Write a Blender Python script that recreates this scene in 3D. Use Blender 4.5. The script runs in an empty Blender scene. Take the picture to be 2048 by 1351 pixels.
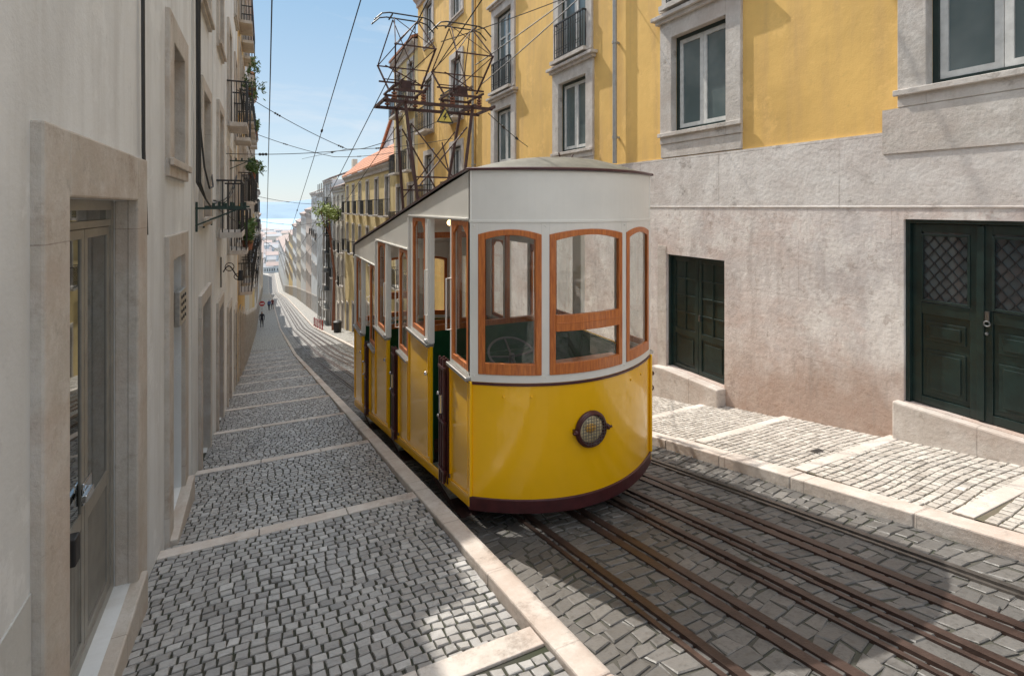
import bpy, bmesh, math, random
from mathutils import Vector, noise
random.seed(7)
R=math.radians
COL=bpy.context.scene.collection
ORG={}
# ------------------------------------------------------------------ materials
def newmat(name):
    m=bpy.data.materials.new(name); m.use_nodes=True
    nt=m.node_tree; b=nt.nodes['Principled BSDF']
    return m,nt,b
def nd(nt,t,**k):
    n=nt.nodes.new(t)
    for a,v in k.items(): n.inputs[a].default_value=v
    return n
def c4(c): return (c[0],c[1],c[2],1)
def mixc(nt,fac,a,b,mode='MIX'):
    n=nt.nodes.new('ShaderNodeMix'); n.data_type='RGBA'; n.blend_type=mode
    for i,v in ((0,fac),(6,a),(7,b)):
        if isinstance(v,(int,float)): n.inputs[i].default_value=v
        elif isinstance(v,tuple): n.inputs[i].default_value=c4(v)
        else: nt.links.new(v,n.inputs[i])
    return n.outputs[2]
def ramp(nt,src,p0,p1,c0=(0,0,0),c1=(1,1,1)):
    r=nt.nodes.new('ShaderNodeValToRGB'); e=r.color_ramp.elements
    e[0].position=p0; e[1].position=p1; e[0].color=c4(c0); e[1].color=c4(c1)
    nt.links.new(src,r.inputs[0]); return r.outputs[0]
def mth(nt,src,k,op='MULTIPLY'):
    m=nt.nodes.new('ShaderNodeMath'); m.operation=op
    if isinstance(k,(int,float)): m.inputs[1].default_value=k
    else: nt.links.new(k,m.inputs[1])
    nt.links.new(src,m.inputs[0]); return m.outputs[0]
mul=mth
def tex(nt,scale,detail=5,mp=None,rough=.6):
    tc=nt.nodes.new('ShaderNodeTexCoord')
    n=nd(nt,'ShaderNodeTexNoise',Scale=scale,Detail=detail,Roughness=rough)
    if mp:
        m=nt.nodes.new('ShaderNodeMapping'); m.inputs['Scale'].default_value=mp
        nt.links.new(tc.outputs['Object'],m.inputs[0]); nt.links.new(m.outputs[0],n.inputs[0])
    else: nt.links.new(tc.outputs['Object'],n.inputs[0])
    return n.outputs[0]
def bump(nt,b,h,strength=.3,dist=.02,prev=None):
    n=nt.nodes.new('ShaderNodeBump'); n.inputs['Strength'].default_value=strength; n.inputs['Distance'].default_value=dist
    nt.links.new(h,n.inputs['Height'])
    if prev: nt.links.new(prev,n.inputs['Normal'])
    nt.links.new(n.outputs[0],b.inputs['Normal']); return n.outputs[0]
def simple(name,col,rough=.6,metal=0,var=.25,ns=6,bs=None,bst=.2,coat=0,dark=None):
    m,nt,b=newmat(name)
    c2=dark or tuple(x*(1-var) for x in col)
    f=ramp(nt,tex(nt,ns),.35,.7)
    nt.links.new(mixc(nt,f,col,c2),b.inputs['Base Color'])
    b.inputs['Roughness'].default_value=rough; b.inputs['Metallic'].default_value=metal
    b.inputs['Coat Weight'].default_value=coat
    if bs: bump(nt,b,tex(nt,bs),bst,.01)
    return m
def plaster(name,col,stain=(.3,.27,.24),amt=.55,bst=.25,k=.8):
    m,nt,b=newmat(name)
    big=ramp(nt,tex(nt,.55,7),.4,.66)
    c=mixc(nt,big,col,tuple(x*k for x in col))
    st=ramp(nt,tex(nt,1.3,7,(1,3.2,.35)),.48,.76)
    c=mixc(nt,mul(nt,st,amt),c,stain)
    sp=ramp(nt,tex(nt,7,9,None,.75),.58,.68)
    c=mixc(nt,mul(nt,sp,.25),c,tuple(x*.5 for x in col))
    sp=ramp(nt,tex(nt,1.3,9,None,.75),.56,.6)
    c=mixc(nt,mul(nt,sp,.3),c,tuple(min(1,x*1.12+.04) for x in col))
    nt.links.new(c,b.inputs['Base Color']); b.inputs['Roughness'].default_value=.9
    p=bump(nt,b,tex(nt,3,8),bst,.03); bump(nt,b,tex(nt,45,6),bst,.006,p)
    return m
def blockstone(name,c1,c2,bw=1.9,bh=.85,off=.0,mort=.006,dirt=(.16,.12,.09),da=.45,pale=(.72,.68,.64),mcol=(.3,.26,.23),rust=(.42,.3,.24),ra=.55,foot=0):
    m,nt,b=newmat(name)
    tc=nt.nodes.new('ShaderNodeTexCoord'); sx=nt.nodes.new('ShaderNodeSeparateXYZ'); cb=nt.nodes.new('ShaderNodeCombineXYZ')
    nt.links.new(tc.outputs['Object'],sx.inputs[0]); nt.links.new(sx.outputs[1],cb.inputs[0])
    nt.links.new(mth(nt,sx.outputs[2],off+bh*40,'ADD'),cb.inputs[1])
    br=nt.nodes.new('ShaderNodeTexBrick'); br.inputs['Scale'].default_value=1
    br.inputs['Brick Width'].default_value=bw; br.inputs['Row Height'].default_value=bh; br.inputs['Mortar Size'].default_value=mort
    br.inputs['Color1'].default_value=c4(c1); br.inputs['Color2'].default_value=c4(c2); br.inputs['Mortar'].default_value=c4(mcol)
    nt.links.new(cb.outputs[0],br.inputs[0])
    c=br.outputs[0]
    g_=ramp(nt,tex(nt,3,9,(1,1,.6),.75),.44,.6)
    c=mixc(nt,mul(nt,g_,.55),c,pale)
    f=ramp(nt,tex(nt,.75,9,(1,.6,1.3),.72),.46,.62)
    c=mixc(nt,mul(nt,f,ra),c,rust)
    g_=ramp(nt,tex(nt,1.7,9,(1,1,1.4),.8),.56,.66)
    c=mixc(nt,mul(nt,g_,da),c,dirt)
    if foot:
        g_=ramp(nt,tex(nt,.9,9,(1,1,.8),.7),.52,.545)
        c=mixc(nt,mul(nt,g_,.6),c,(.82,.78,.74))
        g_=ramp(nt,tex(nt,.6,8,(1,1.2,.9),.7),.5,.58)
        c=mixc(nt,mul(nt,g_,.4),c,(.45,.42,.42))
        h=mth(nt,sx.outputs[2],mth(nt,sx.outputs[1],.198),'ADD')
        h=mth(nt,h,mth(nt,tex(nt,1.4,8,(1,1,.7),.7),2.4),'ADD')
        g_=ramp(nt,mth(nt,h,.25),.38,.62,(1,1,1),(0,0,0))
        c=mixc(nt,mul(nt,g_,.7),c,(.38,.24,.17))
        g_=ramp(nt,tex(nt,1.6,8,(1,3.5,.4),.7),.52,.7)
        c=mixc(nt,mul(nt,g_,.45),c,(.34,.29,.26))
        g_=ramp(nt,tex(nt,4.5,9,None,.8),.57,.6)
        c=mixc(nt,mul(nt,g_,.4),c,(.3,.22,.18))
    g_=ramp(nt,tex(nt,11,6,None,.7),.6,.68)
    c=mixc(nt,mul(nt,g_,.3),c,tuple(x*.5 for x in c1))
    nt.links.new(c,b.inputs['Base Color']); b.inputs['Roughness'].default_value=.9
    p=bump(nt,b,br.outputs[1],-.5,.01); p=bump(nt,b,tex(nt,6,9,None,.75),.5,.03,p)
    vo=nt.nodes.new('ShaderNodeTexVoronoi'); vo.inputs['Scale'].default_value=22
    nt.links.new(tc.outputs['Object'],vo.inputs[0]); bump(nt,b,vo.outputs[0],.2,.008,p)
    return m
def islandmat(name,cols,rough=.55,bs=30,ext=(.5,.45,.4),mort=(.12,.11,.1),ma=.55):
    m,nt,b=newmat(name)
    g=nt.nodes.new('ShaderNodeNewGeometry'); r=nt.nodes.new('ShaderNodeValToRGB')
    e=r.color_ramp.elements
    for i,cc in enumerate(cols):
        el=e[i] if i<2 else e.new(1.0)
        el.color=c4(cc)
    for i in range(len(cols)): e[i].position=i/(len(cols)-1)
    nt.links.new(g.outputs['Random Per Island'],r.inputs[0])
    f=ramp(nt,tex(nt,28,6,None,.7),.5,.68)
    c=mixc(nt,mul(nt,f,ma),r.outputs[0],mort)
    f=ramp(nt,tex(nt,.9,7,None,.7),.42,.66)
    c=mixc(nt,mul(nt,f,.5),c,ext)
    nt.links.new(c,b.inputs['Base Color']); b.inputs['Roughness'].default_value=rough
    bump(nt,b,tex(nt,bs,6),.6,.012)
    return m
def sheetcobble(name,c1,c2,scale=9):
    m,nt,b=newmat(name)
    tc=nt.nodes.new('ShaderNodeTexCoord')
    vo=nt.nodes.new('ShaderNodeTexVoronoi'); vo.inputs['Scale'].default_value=scale; vo.inputs['Randomness'].default_value=.6
    nt.links.new(tc.outputs['Object'],vo.inputs[0])
    c=mixc(nt,vo.outputs['Color'],c1,c2)
    d=ramp(nt,vo.outputs['Distance'],.35,.62,(1,1,1),(.4,.4,.4))
    c=mixc(nt,1.0,c,d,'MULTIPLY')
    nt.links.new(c,b.inputs['Base Color']); b.inputs['Roughness'].default_value=.6
    bump(nt,b,vo.outputs['Distance'],-.5,.02)
    return m
def tilemat(name,c1,c2):
    m,nt,b=newmat(name)
    tc=nt.nodes.new('ShaderNodeTexCoord')
    w=nt.nodes.new('ShaderNodeTexWave'); w.bands_direction='X'; w.inputs['Scale'].default_value=1.1
    nt.links.new(tc.outputs['Object'],w.inputs[0])
    w2=nt.nodes.new('ShaderNodeTexWave'); w2.bands_direction='Y'; w2.inputs['Scale'].default_value=.8
    nt.links.new(tc.outputs['Object'],w2.inputs[0])
    f=ramp(nt,tex(nt,3,7),.4,.65)
    c=mixc(nt,f,c1,c2); c=mixc(nt,.6,c,ramp(nt,w.outputs[0],.1,.6,(.35,.3,.3)),'MULTIPLY')
    nt.links.new(c,b.inputs['Base Color']); b.inputs['Roughness'].default_value=.85
    p=bump(nt,b,w.outputs[0],.8,.06); bump(nt,b,w2.outputs[0],.4,.03,p)
    return m
def woodmat(name,c1,c2,rough=.4,coat=.3):
    m,nt,b=newmat(name)
    f=ramp(nt,tex(nt,9,6,(6,6,.7)),.35,.7)
    nt.links.new(mixc(nt,f,c1,c2),b.inputs['Base Color']); b.inputs['Roughness'].default_value=rough; b.inputs['Coat Weight'].default_value=coat
    bump(nt,b,tex(nt,40,4,(6,6,.5)),.15,.004)
    return m
def glassmat(name,tint=(.97,.985,.98)):
    m=bpy.data.materials.new(name); m.use_nodes=True; nt=m.node_tree; nt.nodes.clear()
    o=nt.nodes.new('ShaderNodeOutputMaterial'); mx=nt.nodes.new('ShaderNodeMixShader')
    t=nt.nodes.new('ShaderNodeBsdfTransparent'); t.inputs[0].default_value=c4(tint)
    g=nt.nodes.new('ShaderNodeBsdfGlossy'); g.inputs['Roughness'].default_value=.02
    lw=nt.nodes.new('ShaderNodeLayerWeight'); lw.inputs[0].default_value=.5
    f=mth(nt,mth(nt,mth(nt,lw.outputs['Facing'],4,'POWER'),.5),.06,'ADD')
    nt.links.new(f,mx.inputs[0]); nt.links.new(t.outputs[0],mx.inputs[1]); nt.links.new(g.outputs[0],mx.inputs[2])
    nt.links.new(mx.outputs[0],o.inputs[0]); return m
def darkglass(name,c1,c2,rough=.06,metal=0,bp=.05):
    m,nt,b=newmat(name)
    f=ramp(nt,tex(nt,1.2,3),.4,.65)
    nt.links.new(mixc(nt,f,c1,c2),b.inputs['Base Color']); b.inputs['Roughness'].default_value=rough; b.inputs['Metallic'].default_value=metal
    b.inputs['Specular IOR Level'].default_value=.8
    bump(nt,b,tex(nt,1.5,2),bp,.02)
    return m
def emis(name,col,s):
    m,nt,b=newmat(name); b.inputs['Base Color'].default_value=c4(col); b.inputs['Emission Color'].default_value=c4(col); b.inputs['Emission Strength'].default_value=s
    return m
M={}
M['yellow_paint']=simple('yellow_paint',(1.0,.54,.002),.2,0,.1,1.6,coat=.5)
M['white_paint']=simple('cream_white_paint',(.86,.84,.79),.35,0,.1,2,coat=.3)
M['maroon']=simple('maroon_paint',(.08,.017,.02),.4,0,.4,9,coat=.2)
M['maroonrust']=simple('rusty_maroon_iron',(.085,.038,.034),.6,0,.5,14,bs=50)
M['wood']=woodmat('varnished_wood',(.64,.2,.042),(.4,.1,.022))
M['green']=simple('tram_green',(.014,.11,.04),.35,0,.3,3,coat=.3)
M['darkgreen']=simple('door_green',(.011,.03,.027),.42,0,.5,7,bs=30,coat=.2)
M['khaki']=simple('weathered_roof',(.2,.19,.155),.55,0,.45,5,bs=20)
M['steel']=simple('bare_steel',(.5,.49,.47),.35,.8,.3,20)
M['chrome']=simple('polished_steel',(.75,.75,.75),.18,1,.1,20)
M['wheelsteel']=simple('dull_steel',(.2,.2,.2),.35,.8,.2,20)
M['railrust']=simple('rusty_rail_steel',(.095,.06,.05),.36,.35,.45,8,bs=60)
M['railsteel']=simple('worn_rail_steel',(.2,.18,.165),.3,.6,.4,12,bs=60)
M['black']=simple('black_iron',(.025,.025,.027),.5,0,.3,10)
M['dark']=simple('dark_underframe',(.025,.022,.02),.7,0,.3,10)
M['greeniron']=simple('green_iron',(.02,.05,.042),.5,0,.3,10)
M['glass']=glassmat('tram_glass')
M['pane']=darkglass('window_glass',(.06,.08,.09),(.12,.14,.145))
M['curtain_pane']=darkglass('curtained_glass',(.09,.125,.13),(.15,.185,.19),.12)
M['doorglass']=darkglass('door_glass',(.2,.22,.22),(.27,.29,.28),.02,1,.02)
M['alu']=simple('bronze_aluminium',(.36,.345,.31),.4,.35,.2,8)
M['whitewood']=simple('grey_white_window_wood',(.66,.66,.64),.6,0,.25,9,bs=30)
M['surround']=blockstone('limestone_surround',(.55,.51,.47),(.48,.44,.4),3,1.7,.3,.0,da=.55,ra=.3)
M['leftstone']=blockstone('door_limestone',(.52,.48,.43),(.47,.43,.38),4,2.6,.3,.003,(.28,.2,.15),.5,(.66,.63,.6),(.3,.26,.23),(.44,.33,.26),.5)
M['base']=blockstone('pale_limestone_blocks',(.68,.64,.61),(.57,.53,.5),1.9,.85,0,.005,(.25,.21,.19),.7,(.84,.81,.78),(.3,.26,.24),(.5,.42,.38),.5)
M['lowbase']=blockstone('weathered_pink_lime_base',(.68,.62,.59),(.6,.54,.51),2.3,.78,.1,.003,(.38,.24,.17),.45,(.84,.8,.77),(.42,.36,.33),(.6,.45,.39),.55,foot=1)
M['yplaster']=plaster('yellow_plaster',(.85,.54,.17),(.56,.35,.16),.55,k=.78)
M['yplaster2']=plaster('pale_yellow_plaster',(.74,.58,.28),(.5,.36,.19),.45)
M['wplaster']=plaster('white_plaster',(.75,.775,.79),(.46,.455,.44),.55)
M['wplaster2']=plaster('grey_white_plaster',(.71,.725,.73),(.42,.41,.39),.6)
M['greyplinth']=plaster('grey_render_plinth',(.58,.59,.58),(.38,.35,.32),.7)
M['cream']=plaster('cream_plaster',(.72,.65,.53),(.42,.34,.25),.5)
M['pinkp']=plaster('pinkish_plaster',(.7,.59,.52),(.4,.3,.24),.5)
M['bluep']=plaster('pale_grey_blue_plaster',(.64,.69,.72),(.4,.39,.37),.45)
M['ochre']=plaster('ochre_plaster',(.7,.5,.22),(.4,.27,.15),.5)
M['calcada']=islandmat('pale_limestone_setts',[(.22,.215,.21),(.34,.33,.325),(.44,.43,.42),(.28,.27,.265),(.54,.53,.52)],.34,30,(.3,.285,.27),(.12,.11,.1),.4)
M['calcadaR']=islandmat('warm_limestone_setts',[(.38,.34,.3),(.5,.46,.42),(.6,.56,.51),(.44,.4,.36),(.66,.62,.57)],.5,30,(.5,.46,.41))
M['roadstone']=islandmat('road_stones',[(.1,.097,.094),(.14,.135,.13),(.17,.163,.157),(.12,.116,.112),(.21,.2,.19)],.45,16,(.1,.092,.085),(.055,.05,.045),.6)
M['grout']=simple('dark_joint_sand',(.05,.046,.038),.95,0,.4,3,dark=(.035,.042,.022),bs=60)
M['groutR']=simple('warm_joint_sand',(.16,.13,.1),.95,0,.4,3,dark=(.1,.1,.06),bs=60)
M['roadgrout']=simple('road_joint_sand',(.085,.078,.07),.95,0,.4,3,dark=(.055,.06,.04),bs=60)
M['kerb']=blockstone('kerb_limestone',(.58,.52,.47),(.51,.455,.41),.95,5,.0,.006,da=.5,ra=.5)
M['farroad']=sheetcobble('far_road_setts',(.26,.255,.25),(.42,.405,.39),6)
M['farpave']=sheetcobble('far_pavement_setts',(.34,.33,.31),(.52,.5,.46),9)
M['tile']=tilemat('terracotta_tiles',(.6,.25,.13),(.38,.17,.1))
M['greytile']=tilemat('weathered_grey_tiles',(.44,.34,.3),(.34,.28,.26))
M['leaf']=simple('leaves',(.09,.17,.035),.6,0,.6,4)
M['leafy']=simple('yellow_green_leaves',(.24,.3,.05),.6,0,.5,4)
M['pot']=simple('clay_pot',(.3,.13,.08),.8)
M['earth']=simple('ground',(.3,.28,.25),.95)
M['amber']=simple('amber_reflector',(.8,.45,.1),.3)
M['bulb']=emis('lit_bulb',(1,.62,.28),6)
M['signyellow']=simple('sign_yellow',(.7,.56,.12),.5,0,.15)
M['signred']=simple('sign_red',(.5,.05,.05),.5,0,.2)
M['wire']=simple('dark_cable',(.04,.04,.04),.6)
M['white']=simple('white_enamel',(.78,.78,.78),.4,0,.05)
M['netting']=simple('pale_scaffold_net',(.6,.63,.65),.9,0,.45,.8,bs=6)
M['pipe']=simple('grey_zinc_pipe',(.4,.4,.39),.5,.3,.2,10)
# ------------------------------------------------------------------ mesh builder
class MB:
    def __init__(s): s.v=[]; s.f=[]
    def quad(s,*p):
        i=len(s.v); s.v+=[tuple(q) for q in p]; s.f.append(tuple(range(i,i+len(p))))
    def box(s,x0,x1,y0,y1,z0,z1):
        i=len(s.v)
        s.v+=[(x,y,z) for x in (x0,x1) for y in (y0,y1) for z in (z0,z1)]
        for f in ((0,1,3,2),(4,6,7,5),(0,4,5,1),(2,3,7,6),(0,2,6,4),(1,5,7,3)): s.f.append(tuple(i+k for k in f))
        return s
    def prism(s,pts,axis,a,b):
        def P(p,t): return {'x':(t,p[0],p[1]),'y':(p[0],t,p[1]),'z':(p[0],p[1],t)}[axis]
        i=len(s.v); n=len(pts)
        s.v+=[P(p,a) for p in pts]+[P(p,b) for p in pts]
        s.f.append(tuple(i+k for k in range(n))); s.f.append(tuple(i+n+k for k in reversed(range(n))))
        for k in range(n): s.f.append((i+k,i+(k+1)%n,i+n+(k+1)%n,i+n+k))
        return s
    def tube(s,pts,r,n=8,closed=False,r2=None):
        pts=[Vector(p) for p in pts]; i0=len(s.v); m=len(pts)
        up=None
        for k,p in enumerate(pts):
            if closed: t=(pts[(k+1)%m]-pts[k-1]).normalized()
            else: t=(pts[min(k+1,m-1)]-pts[max(k-1,0)]).normalized()
            if up is None:
                up=Vector((0,0,1)) if abs(t.z)<.9 else Vector((1,0,0))
            a=t.cross(up)
            if a.length<1e-4: a=t.cross(Vector((0,1,0)))
            a.normalize(); bb=a.cross(t).normalized(); up=bb
            rr=r if r2 is None else r+(r2-r)*k/(m-1)
            for j in range(n):
                an=2*math.pi*j/n+math.pi/n
                s.v.append(tuple(p+a*math.cos(an)*rr+bb*math.sin(an)*rr))
        K=m if closed else m-1
        for k in range(K):
            for j in range(n):
                k2=(k+1)%m
                s.f.append((i0+k*n+j,i0+k*n+(j+1)%n,i0+k2*n+(j+1)%n,i0+k2*n+j))
        if not closed:
            s.f.append(tuple(i0+j for j in range(n))); s.f.append(tuple(i0+(m-1)*n+j for j in reversed(range(n))))
        return s
    def bar(s,a,b,r): return s.tube([a,b],r*1.414,4)
    def ring(s,c,rad,r,axis='y',n=24,m=6):
        pts=[]
        for k in range(n):
            t=2*math.pi*k/n; u,v=math.cos(t)*rad,math.sin(t)*rad
            pts.append({'y':(c[0]+u,c[1],c[2]+v),'x':(c[0],c[1]+u,c[2]+v),'z':(c[0]+u,c[1]+v,c[2])}[axis])
        return s.tube(pts,r,m,True)
    def ball(s,c,r,n=8,sq=(1,1,1)):
        i=len(s.v); h=n//2
        for a in range(h+1):
            th=math.pi*a/h
            for b in range(n):
                ph=2*math.pi*b/n
                s.v.append((c[0]+r*sq[0]*math.sin(th)*math.cos(ph),c[1]+r*sq[1]*math.sin(th)*math.sin(ph),c[2]+r*sq[2]*math.cos(th)))
        for a in range(h):
            for b in range(n):
                s.f.append((i+a*n+b,i+a*n+(b+1)%n,i+(a+1)*n+(b+1)%n,i+(a+1)*n+b))
        return s
    def build(s,name,mat,parent=None,smooth=False,bevel=0,merge=False):
        me=bpy.data.meshes.new(name)
        if parent is not None: o0=ORG[parent.name]
        else:
            xs=[v[0] for v in s.v]; ys=[v[1] for v in s.v]; zs=[v[2] for v in s.v]
            o0=Vector(((min(xs)+max(xs))/2,(min(ys)+max(ys))/2,min(zs)))
        me.from_pydata([(v[0]-o0.x,v[1]-o0.y,v[2]-o0.z) for v in s.v],[],s.f)
        bm=bmesh.new(); bm.from_mesh(me)
        if merge: bmesh.ops.remove_doubles(bm,verts=bm.verts,dist=.0005)
        bmesh.ops.recalc_face_normals(bm,faces=bm.faces); bm.to_mesh(me); bm.free()
        if smooth:
            for p in me.polygons: p.use_smooth=True
        me.materials.append(M[mat] if isinstance(mat,str) else mat)
        o=bpy.data.objects.new(name,me); COL.objects.link(o)
        if parent is not None: o.parent=parent
        else: o.location=o0
        ORG[o.name]=o0
        if bevel:
            b=o.modifiers.new('b','BEVEL'); b.width=bevel; b.segments=2; b.limit_method='ANGLE'
        return o
def tag(o,label,cat,group=None):
    o['label']=label; o['category']=cat
    if group: o['group']=group
    return o
def empty(name,loc,label,cat,group=None):
    o=bpy.data.objects.new(name,None); COL.objects.link(o); o.location=loc; o.empty_display_size=.3
    ORG[o.name]=Vector(loc); return tag(o,label,cat,group)
def struct(o): o['kind']='structure'; return o
# ------------------------------------------------------------------ terrain profile
def S(y):
    if y<30: return .198*y
    if y<60: return 5.94+.165*(y-30)
    if y<130: return 10.89+.115*(y-60)
    if y<220: return 18.94+.13*(y-130)
    if y<1200: return 30.64+.029*(y-220)
    return 59.06+.01*(y-1200)
HR=2.05
def g(y): return -HR-S(y)
LW,LK,RK,RW=-.8,1.52,4.62,6.45
KW=.155
def zL(x,y):
    t=((y-2.65)/2.6)%1; a=.035 if y<34 else 0
    return -1.895-S(y)+a*(2*t-1)
def zR(x,y):
    t=((y-3.58)/1.35)%1; a=.02 if y<34 else 0
    return -1.945-S(y)+a*(2*t-1)+.02*(x-RK)
YS=[-4]+[i*1.0 for i in range(-3,36)]+[i*5.0 for i in range(8,70)]
mb=MB(); ys=[-60,-20]+[y for y in YS if y<=220]+[260,320,400,520,700,950,1200,1600]
for a,b in zip(ys[:-1],ys[1:]):
    w=lambda y:200 if y<200 else 200+(y-200)*2.5
    mb.quad((-w(a),a,g(a)-.14),(w(a),a,g(a)-.14),(w(b),b,g(b)-.14),(-w(b),b,g(b)-.14))
struct(mb.build('ground','earth',merge=True))
def sheet(name,mat,x0,x1,y0,y1,zf,dz=0):
    mb=MB(); yy=[y0]+[y for y in YS if y0<y<y1]+[y1]
    for a,b in zip(yy[:-1],yy[1:]):
        mb.quad((x0,a,zf(x0,a)+dz),(x1,a,zf(x1,a)+dz),(x1,b,zf(x1,b)+dz),(x0,b,zf(x0,b)+dz))
    return mb.build(name,mat)
gz=lambda x,y:g(y)
def linL(x,y): return -1.895-S(y)
def linR(x,y): return -1.945-S(y)+.02*(x-RK)
struct(sheet('road_bed','roadgrout',LK-.05,RK+.05,-3,36,gz,-.003))
def bedstep(name,x0,x1,zf,ks,dz,m):
    mb=MB(); yy=sorted([-3.]+[k for k in ks if -3<k<36]+[36.])
    for a,b in zip(yy[:-1],yy[1:]):
        n=4
        for j in range(n):
            p,q=a+(b-a)*j/n,a+(b-a)*(j+1)/n; p=p+.001 if j==0 else p; q=q-.001 if j==n-1 else q
            mb.quad((x0,p,zf(x0,p)+dz),(x1,p,zf(x1,p)+dz),(x1,q,zf(x1,q)+dz),(x0,q,zf(x0,q)+dz))
        mb.quad((x0,b-.001,zf(x0,b-.001)+dz),(x1,b-.001,zf(x1,b-.001)+dz),(x1,b+.001,zf(x1,b+.001)+dz),(x0,b+.001,zf(x0,b+.001)+dz))
    return struct(mb.build(name,m))
lk=[2.65+2.6*k for k in range(-2,13)]
rk=[3.58+1.35*k for k in range(-4,24)]
bedstep('pavement_bed',LW-.2,LK-KW-.002,zL,lk,-.004,'grout')
bedstep('pavement_bed',RK+.202,RW+.2,zR,rk,-.003,'groutR')
struct(sheet('road','farroad',LK-.05,RK+.05,36,340,gz))
struct(sheet('pavement','farpave',LW-.2,LK-.1,36,340,linL))
struct(sheet('pavement','farpave',RK+.1,RW+.2,36,340,linR))
def stones(mb,x0,x1,y0,y1,zf,sx,sy,gap,jit,h,bev,warp=0,skip=None,tilt=.05,vr=.12):
    y=y0
    while y<y1:
        rh=sy*random.uniform(1-vr,1+vr); x=x0+random.uniform(-.5,0)*sx
        while x<x1:
            w=sx*random.uniform(1-vr*1.5,1+vr*1.7)
            a,b=max(x,x0),min(x+w,x1)
            if b-a>.03 and not (skip and skip((a+b)/2,y)):
                wy=lambda xx: warp*math.sin(xx*2.2+y*.5)+warp*.6*math.sin(xx*5.1-y*.9)
                c=[(a+gap,y+gap),(b-gap,y+gap),(b-gap,y+rh-gap),(a+gap,y+rh-gap)]
                c=[(px+random.uniform(-jit,jit),py+wy(px)+random.uniform(-jit,jit)) for px,py in c]
                c=[(min(max(px,x0),x1),py) for px,py in c]
                cx=sum(p[0] for p in c)/4; cy=sum(p[1] for p in c)/4
                hh=h*random.uniform(.7,1.2); tx,ty=random.uniform(-tilt,tilt),random.uniform(-tilt,tilt)
                i=len(mb.v); zb=zf(cx,cy); gxy=zf(cx,cy+.01)-zf(cx,cy)
                if abs(gxy)>.01: gxy=-.0019
                sl=gxy/.01
                for px,py in c: mb.v.append((px,py,zb+sl*(py-cy)-.03))
                for px,py in c: mb.v.append((px+(cx-px)*bev*.3,py+(cy-py)*bev*.3,zb+sl*(py-cy)+hh*.55))
                for px,py in c: mb.v.append((px+(cx-px)*bev,py+(cy-py)*bev,zb+sl*(py-cy)+hh+tx*(px-cx)+ty*(py-cy)))
                for o in (0,4):
                    for k in range(4): mb.f.append((i+o+k,i+o+(k+1)%4,i+o+4+(k+1)%4,i+o+4+k))
                mb.f.append((i+8,i+9,i+10,i+11))
            x+=w
        y+=rh
mb=MB(); stones(mb,LW,LK-KW,-1.2,35.8,zL,.08,.08,.0045,.0055,.009,.18,.025,lambda x,y: any(q-.2<y<q-.05 for q in lk),.07)
struct(mb.build('pavement','calcada'))
mb=MB(); stones(mb,RK+.2,RW,-.5,35.8,zR,.08,.08,.004,.005,.007,.16,.02,lambda x,y: any(q-.19<y<q-.04 for q in rk),.05)
struct(mb.build('pavement','calcadaR'))
mb=MB(); stones(mb,LK,RK,-1.2,35.8,gz,.14,.11,.003,.018,.006,.16,.06,None,.05,.22)
struct(mb.build('road','roadstone'))
def strip(mb,x0,x1,q,zf,w=.17,up=.012):
    i=len(mb.v); sl=.198
    for x in (x0,x1):
        z=zf(x,q-.01)
        for yy in (q-w,q):
            for dz in (-.12,up): mb.v.append((x,yy,z-(yy-q)*sl*.85+dz))
    for f in ((0,1,3,2),(4,6,7,5),(0,4,5,1),(2,3,7,6),(0,2,6,4),(1,5,7,3)): mb.f.append(tuple(i+k for k in f))
for q in lk:
    mb=MB()
    for x0,x1 in ((LW,LW+.75),(LW+.756,LW+1.5),(LW+1.506,LK-KW-.004)): strip(mb,x0,x1,q,zL)
    struct(mb.build('pavement_step','kerb',bevel=.008))
for q in rk:
    mb=MB()
    for x0,x1 in ((RK+.205,RK+1.0),(RK+1.006,RW)): strip(mb,x0,x1,q,zR,.14,.006)
    struct(mb.build('pavement_step','kerb',bevel=.006))
def extrude(mb,prof,yy,zf):
    i=len(mb.v); n=len(prof)
    for y in yy:
        for (x,z) in prof: mb.v.append((x,y,zf(y)+z))
    for k in range(len(yy)-1):
        for j in range(n): mb.f.append((i+k*n+j,i+k*n+(j+1)%n,i+(k+1)*n+(j+1)%n,i+(k+1)*n+j))
    mb.f.append(tuple(i+j for j in range(n))); mb.f.append(tuple(i+(len(yy)-1)*n+j for j in range(n)))
def kerbline(x0,x1,ztop):
    mb=MB(); y=-3.
    while y<36:
        L=random.uniform(.85,1.25); d=random.uniform(-.005,.005)
        extrude(mb,[(x0,-.25),(x0,ztop+d),(x1,ztop+d+random.uniform(-.004,.004)),(x1,-.25)],[y+.002,y+L],g); y+=L
    extrude(mb,[(x0,-.25),(x0,ztop),(x1,ztop),(x1,-.25)],[y+.004]+[q for q in YS if q>y+1],g)
    return struct(mb.build('kerb','kerb',bevel=.012))
kerbline(LK-KW,LK,.215); kerbline(RK,RK+.2,.115)
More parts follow.
